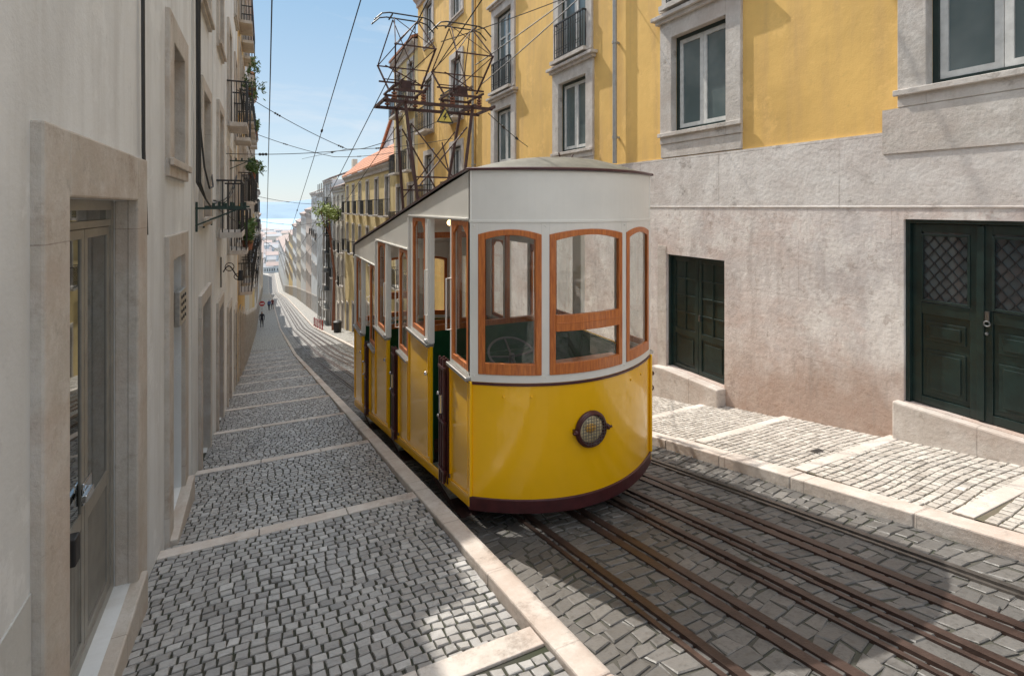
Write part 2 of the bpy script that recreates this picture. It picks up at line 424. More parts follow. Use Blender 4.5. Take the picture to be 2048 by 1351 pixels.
# ------------------------------------------------------------------ rails
YR=[-3]+[q for q in YS if q>-3]
rails=[(2.21,'leftmost brown steel rail of the tramway, nearest the left kerb','railrust',0),(2.66,'brown slotted cable channel rail running under the middle of the tram','railrust',1),
 (3.1,'brown steel rail emerging beneath the right half of the tram front','railrust',0),(3.36,'brown rail close beside the right rail of the tram track','railrust',0),
 (3.74,'brown slotted cable channel of the empty right hand track','railrust',1),(4.17,'rightmost worn steel rail nearest the right kerb','railsteel',0)]
for x,l,m,k in rails:
    if k: pr=[(-.085,-.03),(-.085,.02),(-.018,.02),(-.016,-.03),(.016,-.03),(.018,.02),(.085,.02),(.085,-.03)]
    else: pr=[(-.075,-.03),(-.075,.02),(-.042,.02),(-.037,-.025),(-.01,-.025),(-.005,.026),(.05,.026),(.056,.006),(.075,.006),(.075,-.03)]
    if x>4: pr=[(a*.8,b) for a,b in pr]
    mb=MB(); extrude(mb,[(x+a,b) for a,b in pr],YR,g)
    tag(mb.build('tram_rail',m),l,'rail','rails set in the street')
# ------------------------------------------------------------------ facades
def facade(mb,X,s,y0,y1,z0,z1,ops,depth=.18,sh=0):
    ops=[(o[0]+sh,o[1]-sh,o[2]+sh,o[3]-sh) for o in ops]
    ys=sorted({y0,y1}|{o[0] for o in ops if y0<o[0]<y1}|{o[1] for o in ops if y0<o[1]<y1})
    zs=sorted({z0,z1}|{o[2] for o in ops if z0<o[2]<z1}|{o[3] for o in ops if z0<o[3]<z1})
    for a,b in zip(ys[:-1],ys[1:]):
        for c,d in zip(zs[:-1],zs[1:]):
            my,mz=(a+b)/2,(c+d)/2
            if any(o[0]<my<o[1] and o[2]<mz<o[3] for o in ops): continue
            mb.quad((X,a,c),(X,b,c),(X,b,d),(X,a,d))
    for (a,b,c,d) in ops:
        if c>=z1 or d<=z0 or a>=y1 or b<=y0: continue
        c,d=max(c,z0),min(d,z1)
        A,B=X,X+s*depth
        mb.quad((A,a,c),(B,a,c),(B,a,d),(A,a,d)); mb.quad((A,b,c),(B,b,c),(B,b,d),(A,b,d))
        mb.quad((A,a,c),(B,a,c),(B,b,c),(A,b,c)); mb.quad((A,a,d),(B,a,d),(B,b,d),(A,b,d))
def ring_yz(mb,x0,x1,y0,y1,z0,z1,w,wb=None):
    wb=w if wb is None else wb
    mb.box(x0,x1,y0,y0+w,z0,z1); mb.box(x0,x1,y1-w,y1,z0,z1)
    mb.box(x0,x1,y0+w,y1-w,z1-w,z1)
    if wb>0: mb.box(x0,x1,y0+w,y1-w,z0,z0+wb)
def window(par,X,s,y0,y1,z0,z1,det=2,sur=.2,frame='darkgreen',cas='whitewood',pane='curtain_pane',proud=.05,cornice=False,surmat='surround',apron=0):
    mb=MB(); ring_yz(mb,X+s*.08,X+s*.17,y0,y1,z0,z1,.06)
    w=mb.build('window',frame,par)
    if det>0:
        mb=MB(); m=(y0+y1)/2; a=.07
        ring_yz(mb,X+s*.1,X+s*.15,y0+.062,m-.003,z0+.062,z1-.062,a); ring_yz(mb,X+s*.1,X+s*.15,m+.003,y1-.062,z0+.062,z1-.062,a)
        if det>1 and z1-z0>2: mb.box(X+s*.102,X+s*.148,y0+.14,m-.08,z1-.75,z1-.70); mb.box(X+s*.102,X+s*.148,m+.08,y1-.14,z1-.75,z1-.70)
        mb.build('casement',cas,w)
    mb=MB(); mb.box(X+s*.125,X+s*.14,y0+.03,y1-.03,z0+.03,z1-.03); mb.build('pane',pane,w)
    if sur:
        mb=MB(); p=-s*proud
        ring_yz(mb,X+p,X+s*.078,y0-sur,y1+sur,z0-(sur*.7),z1+sur,sur+.003,sur*.7+.003)
        if apron: mb.box(X+p*.7,X+s*.02,y0-sur+.003,y1+sur-.003,z0-sur*.7-apron,z0-sur*.7-.001)
        if cornice:
            mb.box(X+p*2.2,X+s*.02,y0-sur-.06,y1+sur+.06,z1+sur+.001,z1+sur+.07); mb.box(X+p*3.4,X+s*.02,y0-sur-.12,y1+sur+.12,z1+sur+.071,z1+sur+.14)
        if det: mb.box(X+p*1.8,X+p*.98,y0-sur-.03,y1+sur+.03,z0-.07,z0-.003)
        mb.build('surround',surmat,w,bevel=.008 if det else 0)
    return w
def railing(mb,X,s,y0,y1,z0,h,out,step=.11,r=.008,curl=True):
    xo=X-s*out
    mb.bar((xo,y0,z0+h),(xo,y1,z0+h),.016); mb.bar((xo,y0,z0+.06),(xo,y1,z0+.06),.01)
    n=int((y1-y0)/step)
    for k in range(n+1):
        y=y0+(y1-y0)*k/n; mb.bar((xo,y,z0),(xo,y,z0+h),r)
        if curl and k<n:
            mb.ring((xo,y+(y1-y0)/n/2,z0+h*.78),min(.05,step*.42),.006,'x',8,4); mb.ring((xo,y+(y1-y0)/n/2,z0+h*.25),min(.05,step*.42),.006,'x',8,4)
    if out>.1:
        for y in (y0,y1):
            mb.bar((xo,y,z0+h),(X,y,z0+h),.016)
            m=int(out/step)+1
            for k in range(1,m): mb.bar((xo+s*out*k/m,y,z0),(xo+s*out*k/m,y,z0+h),r)
def shell(par,X,s,y0,y1,zt,matn,ops,zb,depth=8,roof='tile',cornice=True,name='wall',ov=.3):
    mb=MB(); facade(mb,X,s,y0,y1,zb,zt,ops); B=X+s*depth
    mb.quad((X,y0,zb),(B,y0,zb),(B,y0,zt),(X,y0,zt)); mb.quad((X,y1,zb),(B,y1,zb),(B,y1,zt),(X,y1,zt))
    mb.quad((B,y0,zb),(B,y1,zb),(B,y1,zt),(B,y0,zt)); mb.quad((X,y0,zt),(B,y0,zt),(B,y1,zt),(X,y1,zt))
    mb.build(name,matn,par)
    if cornice:
        mb=MB(); mb.prism([(X,zt-.4),(X-s*.08,zt-.38),(X-s*.1,zt-.2),(X-s*.25,zt-.06),(X-s*.25,zt+.04),(X+s*.01,zt+.04),(X+s*.01,zt-.4)],'y',y0+.01,y1-.01)
        mb.build('cornice','surround',par)
    if roof:
        mb=MB(); r=depth*.5
        mb.prism([(X-s*ov,zt+.05),(X+s*r,zt+1.7),(X+s*(depth+.2),zt+.05),(X+s*(depth+.2),zt+.17),(X+s*r,zt+1.85),(X-s*ov,zt+.17)],'y',y0-.02,y1+.02)
        rf=mb.build('roof',roof,par)
        mb=MB(); mb.box(X+s*2.2,X+s*2.7,y0+1,y0+1.9,zt+.6,zt+2.3); mb.build('chimney','cream',rf)
def door_leafs(par,X,s,y0,y1,z0,z1,matn='darkgreen',name='door'):
    mb=MB(); m=(y0+y1)/2
    ring_yz(mb,X+s*.08,X+s*.17,y0,y1,z0,z1,.07)
    mb.box(X+s*.11,X+s*.15,y0+.07,m-.004,z0+.02,z1-.07); mb.box(X+s*.11,X+s*.15,m+.004,y1-.07,z0+.02,z1-.07)
    for a,b in ((y0+.15,m-.08),(m+.08,y1-.15)):
        H=z1-z0
        for c,d in ((.06,.34),(.40,.48),(.54,.92)):
            mb.prism([(a,z0+c*H),(b,z0+c*H),(b,z0+d*H),(a,z0+d*H)],'x',X+s*.094,X+s*.11)
            mb.prism([(a+.05,z0+c*H+.04),(b-.05,z0+c*H+.04),(b-.05,z0+d*H-.04),(a+.05,z0+d*H-.04)],'x',X+s*.085,X+s*.094)
    return mb.build(name,matn,par)
def generic(side,y0,y1,zt,matn,label,nwin,det=1,balc=(),frame='darkgreen',storey=3.0,roof='tile',depth=8,sur=.17,ww=1.0,cornice=True,ov=.3):
    s=-1 if side=='L' else 1; X=(LW if side=='L' else RW)
    root=empty('house',(X+s*depth/2,(y0+y1)/2,g((y0+y1)/2)),label,'house')
    ops=[]; wins=[]; L=y1-y0; zt0=zt-.75; row=0
    while zt0-2.0>g(y0)+2.6:
        for k in range(nwin):
            cy=y0+L*(k+.5)/nwin
            fr=row in balc
            z1=zt0; z0=zt0-(2.25 if fr else 1.75)
            ops.append((cy-ww/2,cy+ww/2,z0,z1)); wins.append((cy,z0,z1,fr))
        zt0-=storey; row+=1
    dl=[]
    for k in range(nwin):
        cy=y0+L*(k+.5)/nwin; zb=g(cy+.6)+.2; z1=min(zb+2.35,zt0+storey-2.45)
        if z1-zb>1.6: ops.append((cy-.55,cy+.55,zb,z1)); dl.append((cy,zb,z1))
    shell(root,X,s,y0,y1,zt,matn,ops,g(y1)-.6,depth,roof,cornice,ov=ov)
    for cy,z0,z1,fr in wins:
        w=window(root,X,s,cy-ww/2,cy+ww/2,z0,z1,det,sur,frame,pane='pane',proud=.05,surmat='leftstone' if side=='L' else 'surround')
        if fr:
            mb=MB(); mb.box(X-s*.055,X-s*.42,cy-ww/2-.22,cy+ww/2+.22,z0-.12,z0-.02); b=mb.build('balcony','surround',root)
            mb=MB(); railing(mb,X,s,cy-ww/2-.2,cy+ww/2+.2,z0-.02,.95,.4,.12 if y0<40 else .2,.009 if y0<40 else .014,y0<35); mb.build('railing','black',b)
    for k,(cy,zb,z1) in enumerate(dl):
        d=door_leafs(root,X,s,cy-.55,cy+.55,zb,z1,random.choice(['darkgreen','alu','maroonrust']))
        mb=MB(); ring_yz(mb,X-s*.04,X+s*.078,cy-.72,cy+.72,zb-.15,z1+.17,.173,0); mb.build('surround','leftstone' if side=='L' else 'surround',d)
    return root
# ---- left house 1 (custom)
root=empty('house',(LW-4,1.7,g(2)),'grey white plastered house with glazed aluminium street door at the left edge','house')
zb=-2.47
ops=[(2.91,4.2,zb,.04),(5.75,6.5,.44,1.53),(5.72,6.5,-2.95,-.5),(-.5,.5,.5,1.9)]
shell(root,LW,-1,-4,7.35,5.2,'wplaster',ops,-5,cornice=False,ov=-.05)
window(root,LW,-1,5.75,6.5,.44,1.53,1,.24,'alu','darkgreen','pane',.04,surmat='leftstone')
window(root,LW,-1,-.5,.5,.5,1.9,1,.2,surmat='leftstone')
X=LW
mb=MB(); ring_yz(mb,X-.17,X-.09,2.91,4.2,zb,.04,.06); mb.box(X-.165,X-.095,2.97,4.14,-.12,-.08)
for a,b in ((2.975,3.62),(3.63,4.135)):
    ring_yz(mb,X-.155,X-.1,a,b,zb+.06,-.125,.05); mb.box(X-.152,X-.102,a+.05,b-.05,-1.75,-1.66)
    k=a+.055
    while k<b-.06: mb.box(X-.15,X-.108,k,k+.012,zb+.12,-1.76); k+=.022
door=mb.build('door','alu',root)
mb=MB(); mb.box(X-.118,X-.108,3.02,3.575,-1.67,-.17); mb.build('pane','doorglass',door)
mb=MB(); mb.box(X-.118,X-.108,3.675,4.09,-1.67,-.17); mb.build('pane','doorglass',door)
mb=MB(); mb.box(X-.13,X-.12,2.97,4.14,-.09,-.01); mb.build('pane','doorglass',door)
mb=MB(); mb.box(X-.1,X-.085,3.56,3.7,-1.62,-1.5); mb.box(X-.085,X-.06,3.5,3.64,-1.58,-1.54); mb.build('handle','chrome',door,bevel=.004)
mb=MB(); mb.box(X-.1,X-.055,3.3,3.38,-1.8,-1.66); mb.build('lock_box','black',door,bevel=.008)
mb=MB(); ring_yz(mb,X-.02,X+.045,2.56,4.48,-3.2,.33,.29,0)
mb.box(X-.09,X-.0,2.85,2.915,-3,.04); mb.box(X-.09,X-.0,4.195,4.25,-3,.04); mb.build('door_surround','leftstone',door,bevel=.012)
mb=MB(); mb.box(X-.2,X+.08,2.8,4.3,-3.1,zb-.002); mb.build('doorstep','leftstone',door,bevel=.01)
mb=MB(); mb.box(X-.01,X+.006,-3.9,2.555,-3,-1.45); mb.build('plinth','greyplinth',root)
d=door_leafs(root,X,-1,5.72,6.5,-2.95,-.5,'alu')
mb=MB(); ring_yz(mb,X-.02,X+.04,5.48,6.75,-3.6,-.26,.235,0); mb.build('door_surround','leftstone',d,bevel=.01)
mb=MB(); mb.box(X-.2,X+.1,5.5,6.75,-3.6,-2.955); mb.build('doorstep','leftstone',d,bevel=.01)
mb=MB(); mb.box(X+.0,X+.055,6.0,6.42,-1.17,-.83); ip=mb.build('intercom_panel','steel',d,bevel=.008)
for i in range(3):
    for j in range(4): mb=MB(); mb.box(X+.055,X+.062,6.08+i*.12,6.12+i*.12,-1.12+j*.07,-1.09+j*.07); mb.build('button','black',ip)
mb=MB(); mb.tube([(X+.03,4.42,5.1),(X+.03,4.40,2),(X+.03,4.43,.4),(X+.035,4.5,-.2)],.012,6); tag(mb.build('wall_cable','wire'),'thin dark cable running down the grey wall beside the glazed door','cable')
mb=MB()
for k in range(3):
    mb.tube([(X+.04+.015*k,7.5+.03*k+.04*math.sin(z*1.3+k),z) for z in [5.1-.4*i for i in range(13)]]+[(X+.1,7.9,.1),(X+.12,8.4,-.0),(X+.12,9.6,.08)],.012,6)
mb.tube([(X+.05,7.6,1.2),(X+.1,7.75,.5),(X+.12,8.2,.25),(X+.1,9,.3),(X+.05,9.4,.5)],.012,6)
tag(mb.build('wall_cable','wire'),'thick bundle of dark cables looping down the left wall to the green brackets','cable')
def hang(y0,y1,z0,z1,sag,l,off=.06):
    mb=MB()
    for k in range(2):
        mb.tube([(X+off+.02*k,y0+(y1-y0)*t/14,z0+(z1-z0)*t/14-(sag+.05*k)*4*(t/14)*(1-t/14)) for t in range(15)],.011,5)
    tag(mb.build('wall_cable','wire'),l,'cable')
hang(9.6,17,.1,.9,.25,'pair of cables sagging along the left facades beyond the green brackets')
hang(13,25,2.6,2.2,.3,'pair of cables sagging high along the ochre house on the left',.3)
hang(14,27,-.6,-1.4,.3,'pair of cables sagging low along the left facades below the balconies',.3)
def bracket(y,z,l,lab):
    mb=MB(); mb.bar((X,y,z),(X+l,y,z),.014); mb.bar((X,y,z-.22),(X+l*.8,y,z-.02),.009); mb.bar((X+.015,y,z+.08),(X+.015,y,z-.3),.012)
    for q in (.35,.6,.9): mb.tube([(X+l*q,y,z+.01),(X+l*q,y,z+.07)],.018,8)
    tag(mb.build('wall_bracket','greeniron'),lab,'bracket','iron brackets along the left wall')
bracket(7.75,-.02,.58,'green iron wall bracket nearest the camera on the left facade')
bracket(8.6,.0,.6,'second green iron bracket along the left facade')
bracket(9.8,.0,.55,'third green iron bracket, just past the second on the left facade')
bracket(14.2,1.1,.5,'small iron bracket on the tall white house with balconies')
bracket(20.1,-.4,.6,'iron bracket low on the ochre house on the left')
# ---- other left houses
generic('L',7.4,10.2,5.35,'wplaster2','narrow white plastered house next past the cable bundle on the left',1,2,(),cornice=False,ov=-.05)
LH=[(10.25,13,5.55,'wplaster','narrow taller white house just past the green brackets on the left',1,2,(1,)),
(13.05,19,8,'wplaster','tall white house on the left with small iron balconies',2,1,(1,2,3)),
(19.05,26,9.2,'ochre','ochre plastered house on the left with iron balconies and plants',3,1,(0,1,2,3)),
(26.05,33,9.3,'wplaster2','grey white house on the left beyond the ochre one',3,1,(1,2,3)),
(33.05,41,7.4,'cream','cream house with balconies halfway down the left side',3,1,(1,3)),
(41.05,50,5.6,'yplaster2','pale yellow house further down the left side',4,0,(1,2)),
(50.05,60,3.8,'wplaster','small white house low on the left side',4,0,(1,2)),
(60.05,75,1.6,'pinkp','pinkish house far down the left side',6,0,(1,)),
(75.05,92,-1.2,'bluep','pale grey house far down the left side',6,0,()),
(92.05,115,-3.6,'cream','cream house near the bottom of the left side',8,0,()),
(115.05,150,-7,'wplaster2','long grey house near the bottom end of the left side',10,0,()),
(150.05,200,-12,'ochre','long ochre house at the bottom end of the left side',12,0,()),
(200.05,300,-18,'wplaster','very long white row, last on the left side of the street',16,0,())]
for y0,y1,zt,m,l,n,det,bal in LH: generic('L',y0,y1,zt,m,l,n,det,bal,roof='tile' if y0<50 else 'greytile')
# ---- right building A (custom)
rootA=empty('house',(RW+4,7,g(7)),'large yellow plastered house with pale stone base and green doors on the right','house')
X=RW; WY=[2.6+3.9*k for k in range(-1,4)]
opsA=[(2.1,3.43,-2.16,-.134),(5.94,7.24,-2.8,-.83),(11.2,12.3,-3.6,-1.4)]
for cy in WY:
    opsA.append((cy-.6,cy+.6,1.3,2.95)); opsA.append((cy-.6,cy+.6,3.5,5.85)); opsA.append((cy-.6,cy+.6,6.9,9.0))
shell(rootA,X,1,-4,16.55,10.5,'yplaster',opsA,-7)
mb=MB(); facade(mb,X-.03,1,-3.98,16.54,.0,.85,opsA,.2,.003); mb.quad((X-.03,-3.98,.85),(X,-3.98,.85),(X,16.54,.85),(X-.03,16.54,.85))
mb.build('stone_base','base',rootA)
mb=MB(); facade(mb,X-.026,1,-3.98,16.54,-6.9,-.001,opsA,.2,.003); mb.build('lower_wall','lowbase',rootA)
mb=MB(); mb.prism([(X-.026,-.014),(X-.036,-.008),(X-.036,.004),(X-.03,.01),(X-.026,.0)],'y',-3.97,16.5); mb.build('string_course','base',rootA)
for cy in WY:
    first=cy<3
    w=window(rootA,X,1,cy-.6,cy+.6,1.3,2.95,1,.28,cornice=True,apron=.24 if not first else .4)
    if first:
        mb=MB(); mb.box(X-.045,X-.031,cy-1.0,cy+1.04,.6,1.1); mb.build('apron_panel','surround',w)
    w=window(rootA,X,1,cy-.6,cy+.6,3.5,5.85,2,.24,cornice=True)
    mb=MB(); mb.box(X-.052,X-.2,cy-.75,cy+.75,3.42,3.5); mb.build('balcony','surround',w)
    mb=MB(); railing(mb,X,1,cy-.62,cy+.62,3.5,.85,.13,.1,.008); mb.build('railing','black',w)
    window(rootA,X,1,cy-.6,cy+.6,6.9,9.0,1,.24)
def lattice_door(par,y0,y1,z0,z1):
    mb=MB(); m=(y0+y1)/2; xx=X+.06
    ring_yz(mb,X+.01,X+.14,y0,y1,z0,z1,.045,0)
    for a,b in ((y0+.045,m-.003),(m+.003,y1-.045)):
        ring_yz(mb,xx,xx+.05,a,b,z0+.01,z1-.05,.09)
        mb.box(xx+.002,xx+.048,a+.09,b-.09,z0+1.0,z0+1.12)
        mb.box(xx+.02,xx+.04,a+.09,b-.09,z0+.1,z0+1.0)
        for c,d in ((.16,.62),(.72,.92)):
            mb.box(xx+.008,xx+.02,a+.13,b-.13,z0+c,z0+d); mb.box(xx-.004,xx+.008,a+.17,b-.17,z0+c+.04,z0+d-.04)
        ring_yz(mb,xx-.012,xx+.0,a+.085,b-.085,z0+1.13,z1-.16,.025)
    mb.box(xx-.02,xx,m-.03,m+.03,z0+.02,z1-.06)
    d=mb.build('door','darkgreen',par,bevel=.004)
    for a,b in ((y0+.135,m-.093),(m+.093,y1-.135)):
        mb=MB(); zz0,zz1=z0+1.14,z1-.17; W=b-a; H=zz1-zz0; n=4
        for k in range(-6,n+1):
            for sg in (1,-1):
                yA=a+k*W/n; p=[]
                for t in range(0,41):
                    zz=zz0+H*t/40; yy=(yA+(zz-zz0)/1.25) if sg==1 else (b-(yA-a)-(zz-zz0)/1.25)
                    if a<=yy<=b: p.append((xx+.015,yy,zz))
                if len(p)>1: mb.bar(p[0],p[-1],.0055)
        mb.build('grille','black',d)
        mb=MB(); mb.box(xx+.03,xx+.035,a,b,z0+1.12,z1-.14); mb.build('pane','pane',d)
    mb=MB(); mb.box(xx-.03,xx-.012,m-.075,m-.04,z0+1.02,z0+1.12); mb.ring((xx-.03,m-.058,z0+1.0),.025,.007,'x',10); mb.ball((xx-.03,m-.058,z0+.9),.018); mb.build('handle','wheelsteel',d)
    return d
d=lattice_door(rootA,2.1,3.43,-2.16,-.134)
mb=MB(); mb.box(X-.12,X+.15,1.9,3.5,-2.85,-2.162); mb.build('doorstep','kerb',d,bevel=.02)
mb=MB(); y0,y1,z0,z1=5.94,7.24,-2.8,-.83; m=(y0+y1)/2; xx=X+.08
ring_yz(mb,X+.02,X+.15,y0,y1,z0,z1,.04,0)
for a,b in ((y0+.04,m-.003),(m+.003,y1-.04)):
    mb.box(xx+.02,xx+.045,a,b,z0+.01,z1-.04); ring_yz(mb,xx,xx+.02,a,b,z0+.01,z1-.04,.07)
    mb.box(xx+.002,xx+.02,a+.07,b-.07,z0+.6,z0+.7); mb.box(xx+.002,xx+.02,(a+b)/2-.015,(a+b)/2+.015,z0+.7,z1-.11)
    for k in range(1,4): mb.box(xx+.004,xx+.02,a+.07,b-.07,z0+.7+k*.29-.012,z0+.7+k*.29+.012)
    mb.box(xx+.008,xx+.02,a+.12,b-.12,z0+.14,z0+.54)
d=mb.build('door','darkgreen',rootA,bevel=.004)
mb=MB(); mb.box(xx-.03,xx,m-.06,m-.03,z0+.9,z0+1.0); mb.build('handle','wheelsteel',d)
mb=MB(); mb.box(X-.034,X-.02,y1+.002,y1+.22,-3.5,z1+.14); mb.build('door_surround','surround',d,bevel=.003)
mb=MB(); mb.prism([(y0-.02,-3.6),(y1+.25,-3.6),(y1+.25,z0-.05),(y1-.1,z0-.002),(y0-.02,z0-.002)],'x',X-.2,X+.15); mb.build('doorstep','kerb',d,bevel=.02)
door_leafs(rootA,X,1,11.2,12.3,-3.6,-1.4)
def pipe(y,z0,z1,l):
    mb=MB(); mb.tube([(X-.1,y,z0),(X-.1,y,z1)],.045,10)
    z=z0+.5
    while z<z1: mb.tube([(X-.1,y,z),(X-.1,y,z+.05)],.056,10); mb.box(X-.06,X,y-.02,y+.02,z,z+.04); z+=1.9
    tag(mb.build('drainpipe','pipe'),l,'drainpipe')
pipe(8.65,.87,10,'grey drainpipe on the yellow wall above the tram roof')
pipe(16.6,-1,10,'grey drainpipe behind the pantographs where two yellow houses meet')
generic('R',16.7,24,9.6,'yplaster','yellow house with iron balconies behind the pantographs',2,1,(1,2,3),storey=3.3,sur=.22,ww=1.1)
generic('R',24.05,29,7.8,'yplaster2','narrow pale yellow house behind the pantograph tower',2,1,(0,1,2,3))
generic('R',29.1,48.5,2.5,'yplaster2','long pale ochre house with rows of iron balconies beyond the tram',6,1,(0,1,2),storey=3.2,depth=3.2,sur=.15)
generic('R',48.6,58,1.8,'cream','cream house with iron balconies down the right side',3,0,(0,1,2),roof='greytile')
RH=[(58.1,66,2.9,'wplaster','white house half covered in netting down the right side',2),
(66.1,76,1.6,'bluep','grey blue house just past the netting on the right side',3),
(76.1,86,1.9,'wplaster','tall white house, second past the netting on the right side',3),
(86.1,98,-.6,'pinkp','pink house, third past the netting on the right side',4),
(98.1,112,-1.4,'wplaster2','grey house, fourth past the netting on the right side',4),
(112.1,128,-3.2,'cream','cream house, fifth past the netting on the right side',5),
(128.1,146,-4.6,'wplaster','white house, sixth past the netting on the right side',6),
(146.1,170,-7.4,'yplaster2','pale yellow house, seventh past the netting on the right side',8),
(170.1,200,-10.5,'bluep','grey blue house near the bottom of the right side',10),
(200.1,300,-16,'wplaster2','very long grey row, last on the right side of the street',18)]
for y0,y1,zt,m,l,n in RH: generic('R',y0,y1,zt,m,l,n,0,(1,) if y0<80 else (),roof='greytile',storey=3.1,ww=1.15)
r=empty('house',(12,43,g(43)),'white house with a steep orange tiled gable rising behind the ochre house','house')
mb=MB(); mb.prism([(36,-11),(50,-11),(50,4.3),(43,7.9),(36,4.3)],'x',9.7,16); mb.build('wall','wplaster',r)
mb=MB(); mb.prism([(35.6,4.15),(43,7.95),(50.4,4.15),(50.4,4.4),(43,8.2),(35.6,4.4)],'x',9.5,16.2); mb.build('roof','tile',r)
for cy,z in ((40,2.7),(43.2,2.7),(46.4,2.7),(43.2,5.2)):
    mb=MB(); ring_yz(mb,9.62,9.7,cy-.5,cy+.5,z,z+1.5,.1); w=mb.build('window','surround',r)
    mb=MB(); mb.box(9.66,9.69,cy-.42,cy+.42,z+.08,z+1.42); mb.build('pane','pane',w)
mb=MB(); mb.box(9.1,9.68,42.2,44.4,2.4,2.52); b=mb.build('balcony','surround',r)
mb=MB(); railing(mb,9.68,1,42.2,44.4,2.52,.9,.5,.16,.012,False); mb.build('railing','black',b)
r=empty('scaffolding',(6.0,62,g(62)),'scaffolding wrapped in pale netting against the white house down the right side','scaffolding')
mb=MB()
for y in (59,61,63,65):
    for x in (5.6,6.3): mb.bar((x,y,g(y)),(x,y,2.6),.05)
for z in range(-13,3,2): mb.bar((5.6,59,z),(5.6,65,z),.04); mb.bar((6.3,59,z),(6.3,65,z),.04); mb.box(5.6,6.3,59,65,z,z+.05)
mb.build('frame','steel',r)
mb=MB()
for k in range(12):
    a,b=59+k*.5,59.5+k*.5
    for z in range(-9,1,1):
        o=lambda y,zz:5.52+.06*math.sin(y*3+zz*2)
        mb.quad((o(a,z),a,z),(o(b,z),b,z),(o(b,z+1),b,z+1),(o(a,z+1),a,z+1))
mb.build('netting','netting',r,merge=True)
# ------------------------------------------------------------------ distance
mb=MB(); xs=[-5000+i*100 for i in range(101)]
Hh=lambda x:25+70*noise.noise(Vector((x*.0009,.3,0)))+25*noise.noise(Vector((x*.004,2,0)))
rows=[(2900,0),(3100,.55),(3400,.9),(3900,1)]
for (ya,fa),(yb,fb) in zip(rows[:-1],rows[1:]):
    for a,b in zip(xs[:-1],xs[1:]):
        z=lambda x,f:-61+f*(61+max(Hh(x),32))
        mb.quad((a,ya,z(a,fa)),(b,ya,z(b,fa)),(b,yb,z(b,fb)),(a,yb,z(a,fb)))
struct(mb.build('hills',simple('haze_tinted_hills',(.25,.35,.45),.95,0,.2,.004),merge=True,smooth=True))  # aerial haze is put into the blue-grey hill colour
m,nt,b=newmat('river_water'); b.inputs['Base Color'].default_value=(.34,.48,.58,1); b.inputs['Roughness'].default_value=.7; b.inputs['Specular IOR Level'].default_value=.15
bump(nt,b,tex(nt,.05,5),.15,1); M['water']=m
mb=MB(); mb.quad((-6000,1000,-60.4),(6000,1000,-60.4),(6000,9000,-60.4),(-6000,9000,-60.4)); struct(mb.build('river','water'))
fw=[simple('haze_tinted_wall',c,.9,0,.1,.1) for c in ((.66,.69,.73),(.62,.62,.62),(.55,.61,.67),(.66,.63,.57))]  # wall colours paled to paint in distance haze
fr=[simple('haze_tinted_tile',c,.9,0,.2,.2) for c in ((.43,.38,.38),(.48,.38,.35),(.4,.41,.43))]  # roof colours also carry painted haze, paler than real tiles
for i in range(150):
    y=310+690*random.random()**1.3; x=y*random.uniform(-.03,.09)+random.uniform(-8,8)
    z=g(y); k=min(1,.5+(y-310)/600); w,dp,h=random.uniform(3.5,8)*k,random.uniform(4,7)*k,random.uniform(6,18)*k
    r=empty('distant_house',(x,y,z),'small tile roofed house in the hazy lower town before the river','house','houses of the lower town by the river')
    mb=MB(); mb.box(x-w,x+w,y-dp,y+dp,z-3,z+h); mb.build('wall',random.choice(fw),r)
    mb=MB()
    for k in range(4):
        for q in range(int(h/3)): mb.box(x-w+.5+k*w*.5,x-w+1.0+k*w*.5,y-dp-.06,y-dp-.01,z+1+q*3,z+2.4+q*3)
    if mb.v: mb.build('window_row','pane',r)
    mb=MB(); mb.prism([(y-dp-.3,z+h),(y+dp+.3,z+h),(y,z+h+1.8)],'x',x-w-.3,x+w+.3); mb.build('roof',random.choice(fr),r)
# ------------------------------------------------------------------ TRAM
XL,XR,XC,HW=1.65,3.67,2.66,1.01
def F(x): return 4.39-.4*(1-((x-XC)/HW)**2)
def Bk(x): return 11.0+.3*(1-((x-XC)/HW)**2)
def roofz(y): return .325-.166*(y-4.38)
tram=empty('tram',(XC,7.7,g(7.7)),'yellow and white funicular tram with twin pantographs standing on the sloping street','tram')
def arc(mb,x0,x1,zb,zt,o0,o1,n=10,fn=F,sg=-1):
    zb_=zb if callable(zb) else (lambda x:zb); zt_=zt if callable(zt) else (lambda x:zt)
    i=len(mb.v)
    for k in range(n+1):
        x=x0+(x1-x0)*k/n
        ya,yb=fn(x)+sg*o0,fn(x)+sg*o1
        mb.v+=[(x,ya,zb_(x)),(x,yb,zb_(x)),(x,yb,zt_(x)),(x,ya,zt_(x))]
    for k in range(n):
        a=i+4*k
        for j in range(4): mb.f.append((a+j,a+(j+1)%4,a+4+(j+1)%4,a+4+j))
    mb.f.append((i,i+1,i+2,i+3)); mb.f.append((i+4*n+3,i+4*n+2,i+4*n+1,i+4*n))
SILL,LINT=-1.55,-.13; DZ=-.43
